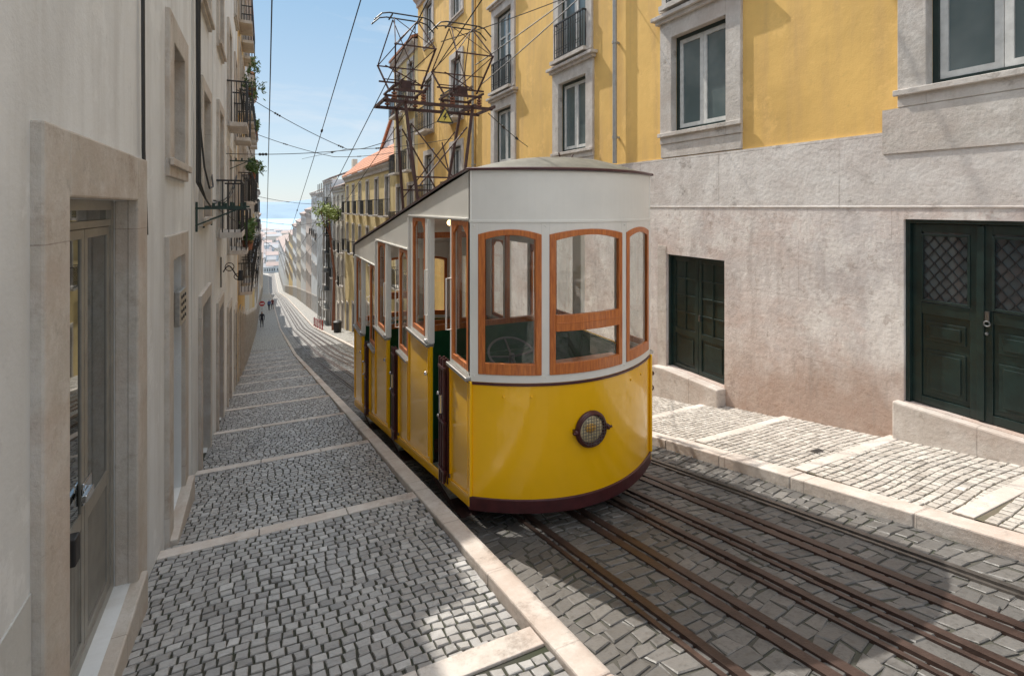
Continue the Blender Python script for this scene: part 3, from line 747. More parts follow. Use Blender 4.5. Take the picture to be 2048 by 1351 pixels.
def endwall(fn,sg,dz,front=True):
    T=dict(fn=fn,sg=sg)
    mb=MB(); arc(mb,XL,XR,-2.59+dz,SILL+dz,-.03,0,40,**T); mb.build('end_panel','yellow_paint',tram,bevel=.004)
    mb=MB(); arc(mb,XL+.02,XR-.02,-2.5+dz,SILL+dz-.01,-.045,-.032,24,**T); mb.build('inner_lining','green',tram)
    mb=MB(); arc(mb,XL-.012,XR+.012,SILL+dz-.026,SILL+dz-.003,-.02,.012,32,**T); mb.build('trim','maroon',tram,bevel=.004)
    mb=MB(); arc(mb,XL-.01,XR+.01,-2.69+dz,-2.57+dz,-.05,.018,32,**T); mb.build('skirt','maroon',tram,bevel=.008)
    wins=[(1.71,2.20),(2.27,3.05),(3.12,3.61)]; zt=-.2+dz; zb=SILL+dz+.07
    mb=MB(); arc(mb,XL,XR,SILL+dz,zb,-.03,.004,32,**T)
    arc(mb,XL,XR,LINT+dz,.335 if front else roofz(10.9),-.03,.0,32,**T)
    xs=[XL]+[q for w in wins for q in w]+[XR]
    for k in range(0,8,2): arc(mb,xs[k],xs[k+1],zb,LINT+dz,-.04,.004,3,**T)
    for a,b in wins:
        ar=lambda x,a=a,b=b: zt-.045*((2*(x-a)/(b-a)-1)**2)
        arc(mb,a,b,ar,LINT+dz,-.04,.004,10,**T)
    arc(mb,XL-.004,XR+.004,LINT+dz-.012,LINT+dz+.012,.0,.011,32,**T)
    mb.build('window_wall','white_paint',tram,bevel=.003)
    for j,(a,b) in enumerate(wins):
        ar=lambda x,a=a,b=b: zt-.045*((2*(x-a)/(b-a)-1)**2)
        w=.05
        mb=MB(); arc(mb,a,a+w,zb,ar,-.03,.015,3,**T); arc(mb,b-w,b,zb,ar,-.03,.015,3,**T)
        arc(mb,a+w,b-w,zb,zb+.1,-.03,.015,8,**T)
        arc(mb,a+w,b-w,lambda x:ar(x)-.05-.02*((2*(x-a)/(b-a)-1)**2),ar,-.03,.015,10,**T)
        if j==1:
            arc(mb,a+w,b-w,-1.10+dz,-.955+dz,-.025,.02,8,**T); arc(mb,a+w,b-w,-1.03+dz,-1.022+dz,.015,.024,8,**T)
        f=mb.build('window_frame','wood',tram,bevel=.005)
        mb=MB(); arc(mb,a+.02,b-.02,zb+.03,zt-.06,-.008,-.004,10,**T); mb.build('pane','glass',f)
endwall(F,-1,0,True)
endwall(Bk,1,2*DZ-.02,False)
for x in (1.9,2.12,3.2,3.4):
    mb=MB(); mb.ball((x,F(x)-.002,-1.67),.012,8); mb.build('rivet','yellow_paint',tram)
for a in (1.68,2.235,3.085,3.64):
    for z in (-1.5,-.17): mb=MB(); mb.ball((a,F(a)-.006,z),.008,6); mb.build('rivet','white_paint',tram)
MY=[4.38,6.58,8.78,10.98]
def bz(y): return -2.6-.205*(y-4.38)
for s,X in ((1,XL),(-1,XR)):
    a0,a1=X,X+s*.035
    for i in range(3):
        Y0,Y1=MY[i],MY[i+1]; dz=DZ*i
        gate=(s==1)
        segs=[(Y0,Y0+.56),(Y0+1.26,Y1)]
        for (a,b) in segs:
            mb=MB(); mb.prism([(a,bz(a)),(b,bz(b)),(b,SILL+dz),(a,SILL+dz)],'x',a0,a1); mb.build('side_panel','yellow_paint',tram,bevel=.004)
            mb=MB(); mb.prism([(a+.01,bz(a)+.05),(b-.01,bz(b)+.05),(b-.01,SILL+dz-.01),(a+.01,SILL+dz-.01)],'x',a1+s*.002,a1+s*.015); mb.build('inner_lining','green',tram)
            mb=MB(); mb.box(X-s*.045,X+s*.05,a,b,SILL+dz+.001,SILL+dz+.035); mb.build('sill_cap','steel',tram,bevel=.006)
            for yy in (a+.03,b-.03):
                mb=MB(); mb.bar((X-s*.008,yy,bz(yy)+.1),(X-s*.008,yy,SILL+dz-.02),.008); mb.build('edge_strip','yellow_paint',tram)
        mb=MB(); zz=SILL+dz+.036; wl=[]
        for (a,b) in segs:
            long=b-a>.7; c=a+(.2 if long else .05); d=b-(.2 if long else .05); wl.append((c,d))
            mb.box(a0,a1+s*.02,a,c-.001,zz,LINT+dz); mb.box(a0,a1+s*.02,d+.001,b,zz,LINT+dz)
            for yy in ((a+.03,b-.03) if long else ()): mb.bar((X-s*.006,yy,zz+.01),(X-s*.006,yy,LINT+dz-.01),.014)
            mb.box(a0+s*.004,a1,c,d,zz,zz+.035)
        mb.prism([(Y0,LINT+dz),(Y1,LINT+dz),(Y1,roofz(Y1)),(Y0,roofz(Y0))],'x',a0,a1-s*.005)
        if i<2: mb.prism([(Y1-.05,LINT+dz+DZ),(Y1,LINT+dz+DZ),(Y1,LINT+dz),(Y1-.05,LINT+dz)],'x',a0,a1)
        mb.bar((X-s*.006,Y0+.05,LINT+dz+.02),(X-s*.006,Y1-.02,LINT+dz+.02),.01)
        mb.build('side_frame','white_paint',tram,bevel=.004)
        for (c,d) in wl:
            z0,z1=zz+.037,LINT+dz-.004
            mb=MB()
            ring_yz(mb,a0-s*.004,a0+s*.028,c,d,z0,z1,.038,.06)
            for yy,sg in ((c+.038,1),(d-.038,-1)): mb.prism([(yy,z1-.038),(yy+sg*.12,z1-.038),(yy,z1-.13)],'x',a0,a0+s*.024)
            fr_=mb.build('window_frame','wood',tram,bevel=.003)
            mb=MB(); mb.box(a0+s*.012,a0+s*.016,c+.02,d-.02,z0+.02,z1-.02); mb.build('pane','glass',fr_)
        da,db=Y0+.56,Y0+1.26
        if gate:
            mb=MB()
            for k in range(6):
                yy=da+.02+k*.032; xo=X-s*(.02+(.035 if k%2 else 0))
                mb.box(xo,xo+s*.018,yy,yy+.022,bz(yy)-.02,SILL+dz+.04)
            for zc in (SILL+dz-.05,(SILL+dz+bz(da))/2,bz(da)+.1): mb.bar((X-s*.05,da+.01,zc),(X-s*.05,da+.2,zc),.014)
            gt=mb.build('folding_gate','maroon',tram)
            mb=MB(); mb.box(X-s*.08,X-s*.05,da+.08,da+.11,SILL+dz-.5,SILL+dz-.32); mb.ball((X-s*.09,da+.1,SILL+dz-.3),.02); mb.ball((X-s*.09,da+.1,SILL+dz-.52),.016); mb.build('handle','chrome',gt)
            for yy in (da-.03,db+.03):
                mb=MB()
                mb.tube([(X,yy,SILL+dz+.35),(X-.05,yy,SILL+dz+.35),(X-.05,yy,SILL+dz+.85),(X,yy,SILL+dz+.85)],.009,6); mb.build('grab_rail','white_paint',tram)
            for zc in (SILL+dz+.06,SILL+dz-.3):
                mb=MB(); mb.ball((X-.03,db+.05,zc),.026); mb.bar((X-.03,db+.05,zc),(X,db+.1,zc),.009)
                mb.build('door_latch','chrome',tram)
        else:
            mb=MB(); mb.prism([(da+.001,bz(da)),(db-.001,bz(db)),(db-.001,SILL+dz),(da+.001,SILL+dz)],'x',a0,a1); mb.build('door','yellow_paint',tram)
            mb=MB(); mb.prism([(da+.01,bz(da)+.05),(db-.01,bz(db)+.05),(db-.01,SILL+dz-.01),(da+.01,SILL+dz-.01)],'x',a1+s*.002,a1+s*.015); mb.build('inner_lining','green',tram)
        mb=MB(); mb.box(X+s*.0,X+s*.3,da,db,bz(db)-.02,bz(db)+.02); mb.build('entry_step','steel',tram)
    mb=MB(); mb.prism([(4.38,bz(4.38)-.06),(10.98,bz(10.98)-.06),(10.98,bz(10.98)+.045),(4.38,bz(4.38)+.045)],'x',X-s*.012,X-s*.001); mb.build('lower_rail','yellow_paint',tram)
for X in (XL,XR):
    for yy,dz in ((4.38,0),(11.0,2*DZ)):
        mb=MB(); mb.box(X-.012,X+.012,yy-.02,yy+.02,-2.565+dz,SILL+dz); mb.build('corner_strip','yellow_paint',tram,bevel=.005)
mb=MB(); NU,NV=28,44
def rz(x,y):
    u=(x-XC)/(HW+.03); e=max(0,1-u*u)**.6
    df=min(1,max(0,(y-F(min(max(x,XL),XR))+.02)/.75)); db=min(1,max(0,(Bk(min(max(x,XL),XR))+.02-y)/.75))
    sm=df*(2-df); sb=db*(2-db)
    return roofz(max(y,4.4))+.18*e*sm*sb+.02
top=[]
for j in range(NV+1):
    row=[]
    for i in range(NU+1):
        u=-1+2*i/NU; x=XC+(HW+.018)*math.sin(u*math.pi/2)
        xf=min(max(x,XL),XR); t=j/NV; t=t*t*(3-2*t)
        y=(F(xf)-.02)*(1-t)+(Bk(xf)+.02)*t
        row.append((x,y,rz(x,y)))
    top.append(row)
for j in range(NV):
    for i in range(NU): mb.quad(top[j][i],top[j][i+1],top[j+1][i+1],top[j+1][i])
rf=mb.build('roof','khaki',tram,smooth=True,merge=True)
mb=MB()
for j in range(NV):
    for i in range(NU):
        q=[top[j][i],top[j][i+1],top[j+1][i+1],top[j+1][i]]
        mb.quad(*[(XC+(p[0]-XC)*.97,p[1],min(p[2]-.03,roofz(p[1])+.03)) for p in q])
mb.build('ceiling','white_paint',tram,merge=True)
mb=MB(); loop=[p for p in top[0]]+[r_[-1] for r_ in top[1:]]+[p for p in reversed(top[-1][:-1])]+[r_[0] for r_ in reversed(top[1:-1])]
mb.tube([(p[0],p[1],p[2]-.006) for p in loop],.014,6,True); mb.build('roof_trim','maroon',rf)
mb=MB(); x,y=2.95,4.9; z=rz(x,y); mb.tube([(x,y,z-.02),(x,y,z+.03)],.06,12); mb.bar((x-.05,y,z+.03),(x-.1,y-.02,z+.15),.006); mb.bar((x+.03,y,z+.03),(x+.09,y,z+.14),.006); mb.bar((x+.06,y,z+.02),(x-.16,y,z+.06),.006)
mb.build('roof_fitting','maroonrust',rf)
mb=MB(); mb.box(2.2,3.1,6.9,7.3,roofz(7)+.12,roofz(7)+.26); mb.build('roof_box','khaki',rf,bevel=.02)
mb=MB(); mb.box(2.2,2.9,7.6,8.1,roofz(7.6)+.05,roofz(7.6)+.3); mb.build('roof_box','khaki',rf,bevel=.02)
for i in range(3):
    dz=DZ*i; Y0,Y1=MY[i],MY[i+1]
    mb=MB(); mb.box(XL+.06,XR-.06,Y0+(.0 if i else -.15),Y1,bz(Y1)+.0,bz(Y1)+.06); mb.build('floor','maroonrust',tram)
    if i<2:
        yb=Y1
        mb=MB(); mb.box(XL+.12,XR-.06,yb-.025,yb+.025,bz(yb)+.06,SILL+dz-.05); mb.build('partition','green',tram)
        mb=MB()
        mb.box(XL+.1,XR-.05,yb-.035,yb+.035,SILL+dz-.05,SILL+dz+.02)
        for x in (XL+.06,2.3,3.0,XR-.12): mb.box(x,x+.05,yb-.03,yb+.03,SILL+dz+.02,LINT+dz+.02)
        mb.box(XL+.06,XR-.07,yb-.03,yb+.03,LINT+dz+.02,LINT+dz+.12)
        mb.build('partition_frame','wood',tram)
    for yb,sg in ((Y0+.08 if i else None,1),(Y1-.06,-1)):
        if yb is None: continue
        mb=MB(); zs=bz(Y1)+.5
        y2=yb+sg*.42
        mb.box(XL+.5,XR-.08,min(yb,y2),max(yb,y2),zs,zs+.05)
        mb.box(XL+.55,XR-.1,min(yb,yb+sg*.04),max(yb,yb+sg*.04),zs+.05,zs+.6)
        mb.box(XL+.55,XR-.1,min(y2-sg*.04,y2),max(y2-sg*.04,y2),bz(Y1)+.06,zs)
        mb.build('bench','green' if i==0 else 'wood',tram,bevel=.01)
def wheel(x,y,z,r):
    mb=MB(); pts=[]
    for k in range(28):
        t=2*math.pi*k/28; pts.append((x+r*math.cos(t),y+r*math.sin(t)*.75,z+r*math.sin(t)*.5))
    mb.tube(pts,.012,8,True)
    for k in range(0,28,7): mb.bar((x,y,z-.03),pts[k],.007)
    mb.tube([(x,y,z),(x,y+.05,z-.8)],.03,8); mb.build('hand_wheel','wheelsteel',tram)
wheel(2.22,4.72,-1.46,.24); wheel(2.1,10.5,-2.25,.22)
mb=MB(); mb.box(2.6,3.3,4.25,4.6,-2.5,-1.58); mb.build('control_desk','green',tram,bevel=.02)
mb=MB(); mb.box(2.55,3.35,4.2,4.62,-1.579,-1.55); mb.build('desk_top','wood',tram)
mb=MB(); mb.tube([(2.0,6.0,-.02),(2.0,6.0,-.14)],.03,8,r2=.05); lp=mb.build('ceiling_lamp','steel',tram)
mb=MB(); mb.ball((2.0,6.0,-.19),.035,10); mb.build('bulb','bulb',lp,smooth=True)
hx,hz=XC,-2.0; hy=F(hx)
mb=MB(); mb.ring((hx,hy-.035,hz),.142,.013,'y',32,8); mb.ring((hx,hy-.012,hz),.142,.024,'y',32,8)
for sg in (-1,1): mb.box(hx+sg*.168-.012,hx+sg*.168+.012,hy-.05,hy+.02,hz-.02,hz+.02); mb.tube([(hx+sg*.18,hy-.04,hz),(hx+sg*.205,hy-.04,hz)],.012,6)
hl=mb.build('headlight','maroon',tram,smooth=True)
mb=MB(); i=len(mb.v)
for rr,yy in ((.135,-.01),(.1,-.028),(.06,-.038),(.001,-.042)):
    for k in range(24): mb.v.append((hx+rr*math.cos(k*math.pi/12),hy+yy,hz+rr*math.sin(k*math.pi/12)))
for a in range(3):
    for k in range(24): mb.f.append((a*24+k,a*24+(k+1)%24,(a+1)*24+(k+1)%24,(a+1)*24+k))
mb.build('lens',simple('headlight_lens',(.8,.66,.4),.15,0,.5,14,coat=1),hl,smooth=True)
mb=MB(); mb.ball((hx-.02,hy-.036,hz+.02),.06,12,(1,.3,.7)); mb.build('reflector','amber',hl,smooth=True)
mb=MB()
for k in range(-4,5):
    q=k*.028; L=math.sqrt(max(0,.135**2-q*q))
    mb.bar((hx+q,hy-.058,hz-L),(hx+q,hy-.058,hz+L),.0018); mb.bar((hx-L,hy-.062,hz+q),(hx+L,hy-.062,hz+q),.0018)
mb.build('grille','wheelsteel',hl)
mb=MB(); x,y=XR+.01,4.42; mb.box(x-.02,x+.03,y-.02,y+.02,-1.9,-1.74); mb.ring((x+.03,y-.01,-1.92),.025,.008,'y',12); mb.ball((x+.03,y-.02,-1.76),.025); mb.build('coupling_hook','maroonrust',tram)
mb=MB(); mb.prism([(4.5,bz(4.5)-.02),(10.9,bz(10.9)-.02),(10.9,bz(10.9)-.16),(4.5,bz(4.5)-.16)],'x',XL+.15,XR-.15); mb.build('underframe','dark',tram)
for y in (5.6,9.6):
    for x in (2.21,3.11):
        mb=MB(); mb.tube([(x-.04,y,g(y)+.26),(x+.04,y,g(y)+.26)],.22,20); mb.tube([(x-.045,y,g(y)+.26),(x-.03,y,g(y)+.26)],.245,20); mb.build('wheel','dark',tram)
mb=MB(); zb0=lambda y:roofz(y)+.1; ZT=1.75
bx=[2.33,3.0]; txx=[2.12,3.32]
for y,y2 in ((8.5,8.7),(9.6,9.35)):
    for a,b in zip(bx,txx): mb.bar((a,y,zb0(y)),(b,y2,ZT),.022)
    mb.bar((bx[0],y,zb0(y)+.05),(bx[1],y,zb0(y)+.05),.025)
    mb.bar((1.75,y2,ZT),(3.7,y2,ZT),.025)
    mb.bar((bx[0]-.03,y,zb0(y)+.6),(txx[1]-.1,y2,ZT-.35),.01); mb.bar((bx[1]+.03,y,zb0(y)+.6),(txx[0]+.1,y2,ZT-.35),.01)
    mb.bar((bx[0]-.07,y,zb0(y)+.75),(bx[1]+.09,y,zb0(y)+.75),.013)
for x in (1.78,2.12,3.32,3.68): mb.bar((x,8.55,ZT+.02),(x,9.5,ZT+.02),.022)
for x in bx: mb.bar((x,8.4,zb0(8.4)+.02),(x,9.75,zb0(9.75)+.02),.035); mb.bar((x,8.5,zb0(8.5)+.1),(x,9.45,1.2),.01)
mb.build('pantograph_tower','maroonrust',tram)
def panto(cx):
    mb=MB(); y=9.03; z0=ZT+.08
    mb.box(cx-.3,cx+.3,y-.28,y-.25,z0+.11,z0+.15); mb.box(cx-.3,cx+.3,y+.25,y+.28,z0+.11,z0+.15)
    for sx in (-.28,.28): mb.box(cx+sx-.015,cx+sx+.015,y-.4,y+.4,z0+.15,z0+.18)
    for sx in (-.25,.25):
        for sy in (-.27,.27): mb.tube([(cx+sx,y+sy,z0-.06),(cx+sx,y+sy,z0+.12)],.02,8)
    zt=3.28
    for sx in (-.22,.22):
        for sy in (-1,1):
            k=(cx+sx*1.5,y+sy*.72,z0+.75)
            mb.bar((cx+sx,y+sy*.22,z0+.19),k,.012); mb.bar(k,(cx+sx*.9,y+sy*.06,zt-.05),.008)
            mb.ball(k,.022,6)
            pts=[(cx+sx*.5+.02*math.cos(t*1.2),y+sy*(.05+t*.006),z0+.3+.02*math.sin(t*1.2)) for t in range(40)]
            mb.tube(pts,.005,4)
    for sy in (-1,1):
        mb.bar((cx-.33,y+sy*.72,z0+.75),(cx+.33,y+sy*.72,z0+.75),.01)
        mb.bar((cx-.33,y+sy*.72,z0+.75),(cx+.2,y+sy*.06,zt-.05),.006); mb.bar((cx+.33,y+sy*.72,z0+.75),(cx-.2,y+sy*.06,zt-.05),.006)
        mb.bar((cx-.22,y+sy*.25,z0+.19),(cx+.33,y+sy*.72,z0+.75),.006)
        mb.bar((cx-.3,y+sy*.42,z0+.45),(cx+.3,y+sy*.42,z0+.45),.008)
    mb.box(cx-.09,cx+.09,y-.09,y+.09,z0+.2,z0+.34); mb.bar((cx-.45,y,z0+.3),(cx+.45,y,z0+.3),.013); mb.bar((cx-.4,y-.3,z0+.5),(cx+.4,y+.3,z0+.36),.008)
    p=mb.build('pantograph','maroonrust',tram)
    for sx in (-.25,.25):
        for sy in (-.27,.27):
            mb=MB()
            for k in range(3): mb.tube([(cx+sx,y+sy,z0-.035+k*.045),(cx+sx,y+sy,z0-.01+k*.045)],.046,10)
            mb.build('insulator','pot',p)
    mb=MB()
    for sy in (-.12,.12):
        mb.tube([(cx-.55,y+sy,zt-.16),(cx-.42,y+sy,zt-.03),(cx-.3,y+sy,zt),(cx+.3,y+sy,zt),(cx+.42,y+sy,zt-.03),(cx+.55,y+sy,zt-.16)],.013,6)
    for q in (-.25,.25): mb.bar((cx+q,y-.14,zt-.03),(cx+q,y+.14,zt-.03),.01)
    mb.build('collector_bow','black',p)
panto(2.2); panto(3.22)
mb=MB(); sx,sy,sz=2.78,8.6,1.52
def tri(mb,r,ya,yb): mb.prism([(sx+r*math.sin(a),sz+r*math.cos(a)) for a in (0,2*math.pi/3,4*math.pi/3)],'y',ya,yb)
tri(mb,.18,sy-.01,sy); ws=mb.build('warning_sign','black',tram)
mb=MB(); tri(mb,.135,sy-.016,sy-.0105); mb.build('sign_face','signyellow',ws)
mb=MB(); mb.prism([(sx+.01,sz+.085),(sx-.04,sz-.0),(sx-.005,sz-.0),(sx-.025,sz-.06),(sx+.04,sz+.02),(sx+.008,sz+.02),(sx+.03,sz+.085)],'y',sy-.02,sy-.0165); mb.build('lightning_symbol','black',ws)
# ------------------------------------------------------------------ overhead wires
def wire(pts,l,r=.009,ins=(),sag=0):
    P=[]
    for a,b in zip(pts[:-1],pts[1:]):
        for k in range(12):
            t=k/12; P.append((a[0]+(b[0]-a[0])*t,a[1]+(b[1]-a[1])*t,a[2]+(b[2]-a[2])*t-sag*4*t*(1-t)))
    P.append(pts[-1])
    mb=MB(); mb.tube(P,r,5); w=tag(mb.build('overhead_wire','wire'),l,'wire')
    for k in ins:
        p=Vector(P[k]); q=Vector(P[min(k+1,len(P)-1)]); dd=(q-p).normalized()
        mb=MB()
        for j in range(3): mb.ball(p+dd*.07*j,.035 if r<.02 else .06,6)
        mb.build('insulator','black',w)
def zc(y,h): return h-S(y)
wire([(2.45,y,zc(y,5.1)) for y in (-3,9,20,32,60,100)],'overhead contact wire above the left track touching the first pantograph',.011)
wire([(3.3,y,zc(y,5.1)) for y in (-3,9,20,32,60,100)],'overhead contact wire above the right pantograph',.011)
wire([(1.55,y,zc(y,5.6)) for y in (-3,10,20,40,80)],'steep wire crossing the sky left of the pantographs',.011,(20,30))
wire([(.12,y,zc(y,6)) for y in (-3,10,25,50,90)],'nearly vertical looking wire close to the left houses',.014,())
wire([(LW,17,3.4),(2.45,18,1.9),(RW,19,2.6)],'sagging span wire between the houses, highest one crossing the sky',.011,(4,11,15),.1)
wire([(LW,26,3.4),(3,26.5,2.4),(RW,27,2.9)],'second span wire crossing the street beyond the tram',.014,(5,16),.1)
wire([(LW,40,.8),(3,41,.2),(RW,42,.9)],'third span wire low over the far street',.016,(7,),.1)
wire([(LW,52,-1.2),(3,53,-1.7),(RW,54,-1)],'fourth span wire low over the far street, below the third',.018,(7,),.1)
wire([(LW,13.5,1.2),(2.0,12,1.3),(3.5,9.6,1.9)],'taut stay wire from the left facade to the pantograph tower',.008,(3,),.06)
wire([(2.45,18,1.9),(1.55,26,2.2)],'short tie wire joining two span wires above the street',.008,(3,))
wire([(LW,9.8,.05),(3,60,-6)],'thin cable leaving the green brackets down the street',.008)
wire([(RW-.1,3.2,5.2),(3.5,9,2.6)],'feeder cable from the right facade down to the pantographs',.01,(6,),.1)
wire([(RW-.1,5.0,5.6),(3.7,9.3,2.3)],'long feeder cable crossing the yellow wall above the tram',.01,(4,),.15)
wire([(RW-.1,8.7,4.6),(2.9,9.2,3.0)],'second feeder cable from the drainpipe to the pantographs',.009,(),.05)
wire([(RW-.1,12.5,1.6),(4.0,9.6,1.85)],'short insulated cable from the yellow wall to the pantograph tower',.009,(4,8),.03)
# ------------------------------------------------------------------ plants
def foliage(mb,c,r,n,ls):
    cl=[Vector((random.gauss(0,.45),random.gauss(0,.45),random.gauss(0,.45))) for _ in range(max(3,n//40))]
    for i in range(n):
        k=random.choice(cl)+Vector((random.gauss(0,.22),random.gauss(0,.22),random.gauss(0,.22)))
        p=Vector((c[0]+k.x*r[0],c[1]+k.y*r[1],c[2]+k.z*r[2]))
        a=Vector((random.uniform(-1,1),random.uniform(-1,1),random.uniform(-1,1))).normalized(); b=a.orthogonal().normalized()
        L=ls*random.uniform(.6,1.3)
        mb.quad(p-a*L,p+b*L*.4,p+a*L,p-b*L*.4)
for (x,y,z,r,l) in ((-.45,21.5,4.6,(.25,.5,.6),'leafy green plant on an upper balcony of the ochre house'),(-.45,23.2,1.6,(.25,.5,.4),'small green plant on a lower balcony of the ochre house'),
    (-.45,28,3.9,(.25,.6,.35),'trailing green plant on a balcony of the grey house on the left'),(-.4,15,-.6,(.2,.4,.35),'potted plant hanging beside a balcony of the tall white house')):
    p=empty('potted_plant',(x,y,z-.35),l,'plant')
    mb=MB(); mb.tube([(x,y,z-.5),(x,y,z-.25)],.1,10,r2=.14); mb.build('pot','pot',p)
    mb=MB(); foliage(mb,(x,y,z),r,500,.07); mb.build('foliage','leaf',p)
p=empty('tree',(5.6,50,g(50)),'yellow green small tree against the houses down the right side','tree')
mb=MB(); mb.tube([(5.6,50,g(50)),(5.7,50,-6),(5.4,50.2,-3),(5.2,50,-.5)],.16,8,r2=.05); mb.tube([(5.5,50,-3),(4.7,49.6,-1.2),(4.3,49.4,.2)],.06,6,r2=.02); mb.build('trunk','pot',p)
mb=MB(); foliage(mb,(5.2,50,-.4),(1.1,1.6,1.0),800,.16); mb.build('crown','leafy',p)
y,z=11.9,-1.3
r=empty('wall_lamp',(LW,y,z),'black wrought iron scroll lamp bracket on the left wall below the green brackets','lamp')
mb=MB(); pts=[(LW+.05+.3*t,y,z+.12*math.sin(t*5)) for t in [i/10 for i in range(11)]]
mb.tube(pts,.012,6); mb.ring((LW+.16,y,z+.1),.08,.008,'y',14,5); mb.ring((LW+.3,y,z-.1),.06,.008,'y',14,5); mb.bar((LW+.01,y,z-.3),(LW+.01,y,z+.3),.012); mb.build('bracket','black',r)
mb=MB(); mb.tube([(LW+.36,y,z+.02),(LW+.36,y,z-.18)],.04,6,r2=.06); mb.build('lantern','black',r)
r=empty('road_sign',(-.3,68,linL(0,68)),'round red no entry sign on a thin post far down the left pavement','sign')
zz=linL(0,68); mb=MB(); mb.tube([(-.3,68,zz),(-.3,68,zz+2.6)],.035,8); mb.build('post','steel',r)
mb=MB(); mb.tube([(-.3,67.95,zz+2.4),(-.3,67.9,zz+2.4)],.3,20); f=mb.build('sign_face','signred',r)
mb=MB(); mb.box(-.49,-.11,67.87,67.895,zz+2.34,zz+2.46); mb.build('white_bar','white',f)
x,y=5.5,46; z=linR(x,y); r=empty('litter_bin',(x,y,z),'dark litter bin on the right pavement beyond the tram','bin')
mb=MB(); mb.tube([(x,y,z),(x,y,z+.9)],.3,14,r2=.34); mb.build('body','black',r)
mb=MB(); mb.tube([(x,y,z+.9),(x,y,z+1.0)],.37,14,r2=.2); mb.build('lid','black',r)
for k in range(5):
    x,y=4.85,52+k*2.2; z=linR(x,y); mb=MB(); mb.tube([(x,y,z),(x,y,z+.75)],.06,10); mb.tube([(x,y,z+.75),(x,y,z+.8)],.08,10); mb.ball((x,y,z+.86),.07,8); mb.tube([(x,y,z),(x,y,z+.08)],.1,10)
    tag(mb.build('bollard','signred'),'slim red bollard on the right kerb far down the street','bollard','red bollards along the right kerb')
x,y=5.5,3.78; z=zR(x,y)+.009; mb=MB(); mb.box(x-.07,x+.07,y-.05,y+.05,z-.05,z)
for k in range(4): mb.box(x-.055,x+.055,y-.042+k*.024,y-.034+k*.024,z,z+.004)
tag(mb.build('drain_cover','wheelsteel'),'small iron drain cover set in the right pavement','drain')
def person(x,y,zf,l,top,legs,step=.12,yaw=0):
    z=zf(x,y); c,sn=math.cos(yaw),math.sin(yaw)
    V=[(0,0,.95,.13),(0,0,1.15,.13),(0,0,1.38,.16),(0,0,1.5,.065),(0,.01,1.6,.09),(0,.015,1.7,.085),
       (.1,0,.88,.1),(.11,step*.5,.5,.07),(.11,step,.09,.045),(.11,step-.16,.04,.04),
       (-.1,0,.88,.1),(-.11,-step*.4,.5,.07),(-.11,-step,.09,.045),(-.11,-step-.16,.04,.04),
       (.2,0,1.4,.06),(.26,.03,1.12,.045),(.25,-.06,.88,.035),(.25,-.08,.78,.035),
       (-.2,0,1.4,.06),(-.26,-.03,1.12,.045),(-.25,-.08,.88,.035),(-.25,-.1,.78,.035)]
    E=[(0,1),(1,2),(2,3),(3,4),(4,5),(0,6),(6,7),(7,8),(8,9),(0,10),(10,11),(11,12),(12,13),(2,14),(14,15),(15,16),(16,17),(2,18),(18,19),(19,20),(20,21)]
    me=bpy.data.meshes.new('person'); me.from_pydata([(v[0]*c-v[1]*sn,v[0]*sn+v[1]*c,v[2]) for v in V],E,[])
    o=bpy.data.objects.new('person',me); COL.objects.link(o); o.location=(x,y,z)
    o.modifiers.new('skin','SKIN')
    for i,v in enumerate(V): me.skin_vertices[0].data[i].radius=(v[3],v[3]*.85)
    me.skin_vertices[0].data[0].use_root=True
    sb=o.modifiers.new('sub','SUBSURF'); sb.levels=2; sb.render_levels=2
    m,nt,b=newmat('clothes'); tc=nt.nodes.new('ShaderNodeTexCoord'); sp=nt.nodes.new('ShaderNodeSeparateXYZ'); nt.links.new(tc.outputs['Object'],sp.inputs[0])
    mr=mth(nt,sp.outputs[2],1.8,'DIVIDE')
    r=nt.nodes.new('ShaderNodeValToRGB'); r.color_ramp.interpolation='CONSTANT'; e=r.color_ramp.elements
    e[0].color=(.02,.02,.02,1); e[0].position=0; e[1].position=.045; e[1].color=c4(legs)
    for p,cc in ((.53,top),(.835,(.45,.28,.2)),(.92,(.03,.02,.015))): q=e.new(p); q.color=c4(cc)
    nt.links.new(mr,r.inputs[0]); nt.links.new(r.outputs[0],b.inputs['Base Color']); b.inputs['Roughness'].default_value=.9
    me.materials.append(m); tag(o,l,'person')
person(-.3,64,linL,'person in dark clothes walking on the left pavement far down the street',(.03,.03,.04),(.03,.03,.05),.15)
person(.6,92,linL,'person in a blue top, left one of the distant pair',(.08,.12,.25),(.04,.04,.05),.1,.5)
person(1.1,94,linL,'person in a dark red top, right one of the distant pair',(.2,.05,.05),(.05,.05,.07),.1,-.4)
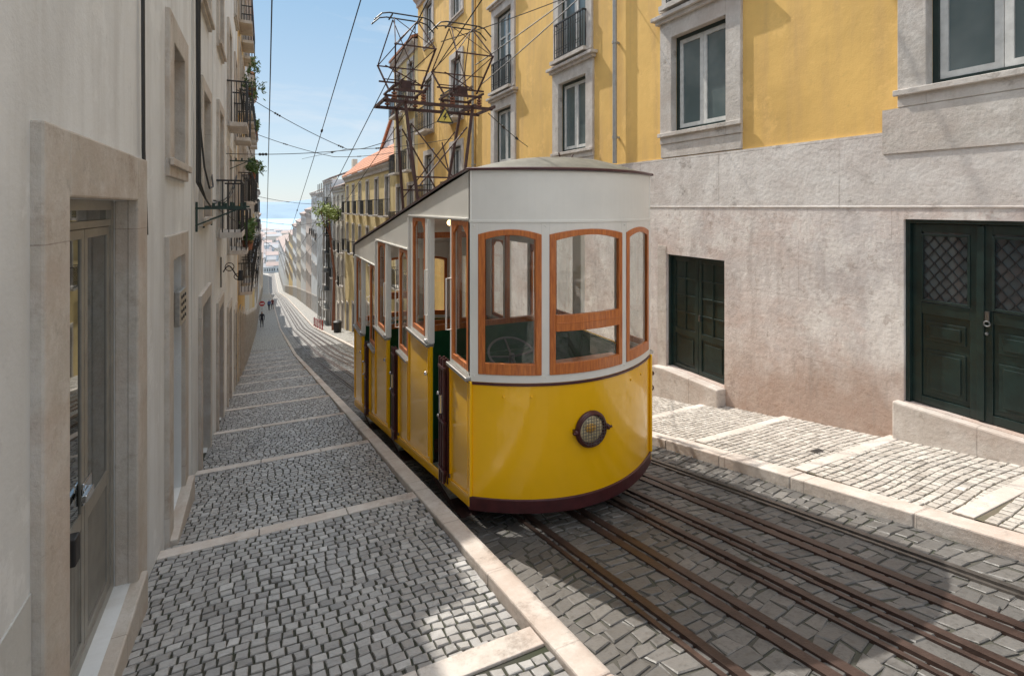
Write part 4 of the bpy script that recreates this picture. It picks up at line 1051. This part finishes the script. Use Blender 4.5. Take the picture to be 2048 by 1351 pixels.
# ------------------------------------------------------------------ light
AZ,EL=R(14),R(49)
sd=Vector((-math.sin(AZ)*math.cos(EL),math.cos(AZ)*math.cos(EL),math.sin(EL)))
L=bpy.data.lights.new('sun','SUN'); L.energy=5; L.angle=R(.5); L.color=(1,.94,.84)
lo=bpy.data.objects.new('sun',L); COL.objects.link(lo); lo.rotation_euler=(-sd).to_track_quat('-Z','Y').to_euler(); lo.location=(0,0,30)
W=bpy.data.worlds.new('World'); bpy.context.scene.world=W; W.use_nodes=True; nt=W.node_tree
bg=nt.nodes['Background']; sk=nt.nodes.new('ShaderNodeTexSky'); sk.sky_type='NISHITA'; sk.sun_disc=False
sk.sun_elevation=EL; sk.sun_rotation=-AZ; sk.air_density=1.0; sk.dust_density=.4; sk.ozone_density=1.5; sk.altitude=50
tc=nt.nodes.new('ShaderNodeTexCoord'); mp=nt.nodes.new('ShaderNodeMapping'); mp.inputs['Scale'].default_value=(1,1,4.5)
nt.links.new(tc.outputs['Generated'],mp.inputs[0])
nz=nt.nodes.new('ShaderNodeTexNoise'); nz.inputs['Scale'].default_value=2.6; nz.inputs['Detail'].default_value=9; nz.inputs['Roughness'].default_value=.6; nz.inputs['Distortion'].default_value=.5
nt.links.new(mp.outputs[0],nz.inputs[0])
sp=nt.nodes.new('ShaderNodeSeparateXYZ'); nt.links.new(tc.outputs['Generated'],sp.inputs[0])
hz_=ramp(nt,sp.outputs[2],0,.42,(4.5,5.2,5.7),(1.8,3.4,5.0))
c=mixc(nt,.8,sk.outputs[0],hz_)
f=ramp(nt,nz.outputs[0],.5,.74,(0,0,0),(.6,.6,.6))
c=mixc(nt,f,c,(5.9,6.1,6.3))
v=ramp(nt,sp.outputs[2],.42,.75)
c=mixc(nt,v,c,(11.4,11.9,12.5))  # added fill light: sky overhead, out of frame, brightened to lift the shadows
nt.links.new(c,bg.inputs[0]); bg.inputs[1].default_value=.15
cam=bpy.data.cameras.new('camera'); co=bpy.data.objects.new('camera',cam); COL.objects.link(co)
co.location=(0,0,0); co.rotation_euler=(R(90),0,R(-25.2)); cam.sensor_width=36; cam.lens=18.46; cam.shift_y=-.128; cam.clip_start=.05; cam.clip_end=20000
bpy.context.scene.camera=co
vs=bpy.context.scene.view_settings; vs.view_transform='Standard'; vs.look='None'; vs.exposure=0
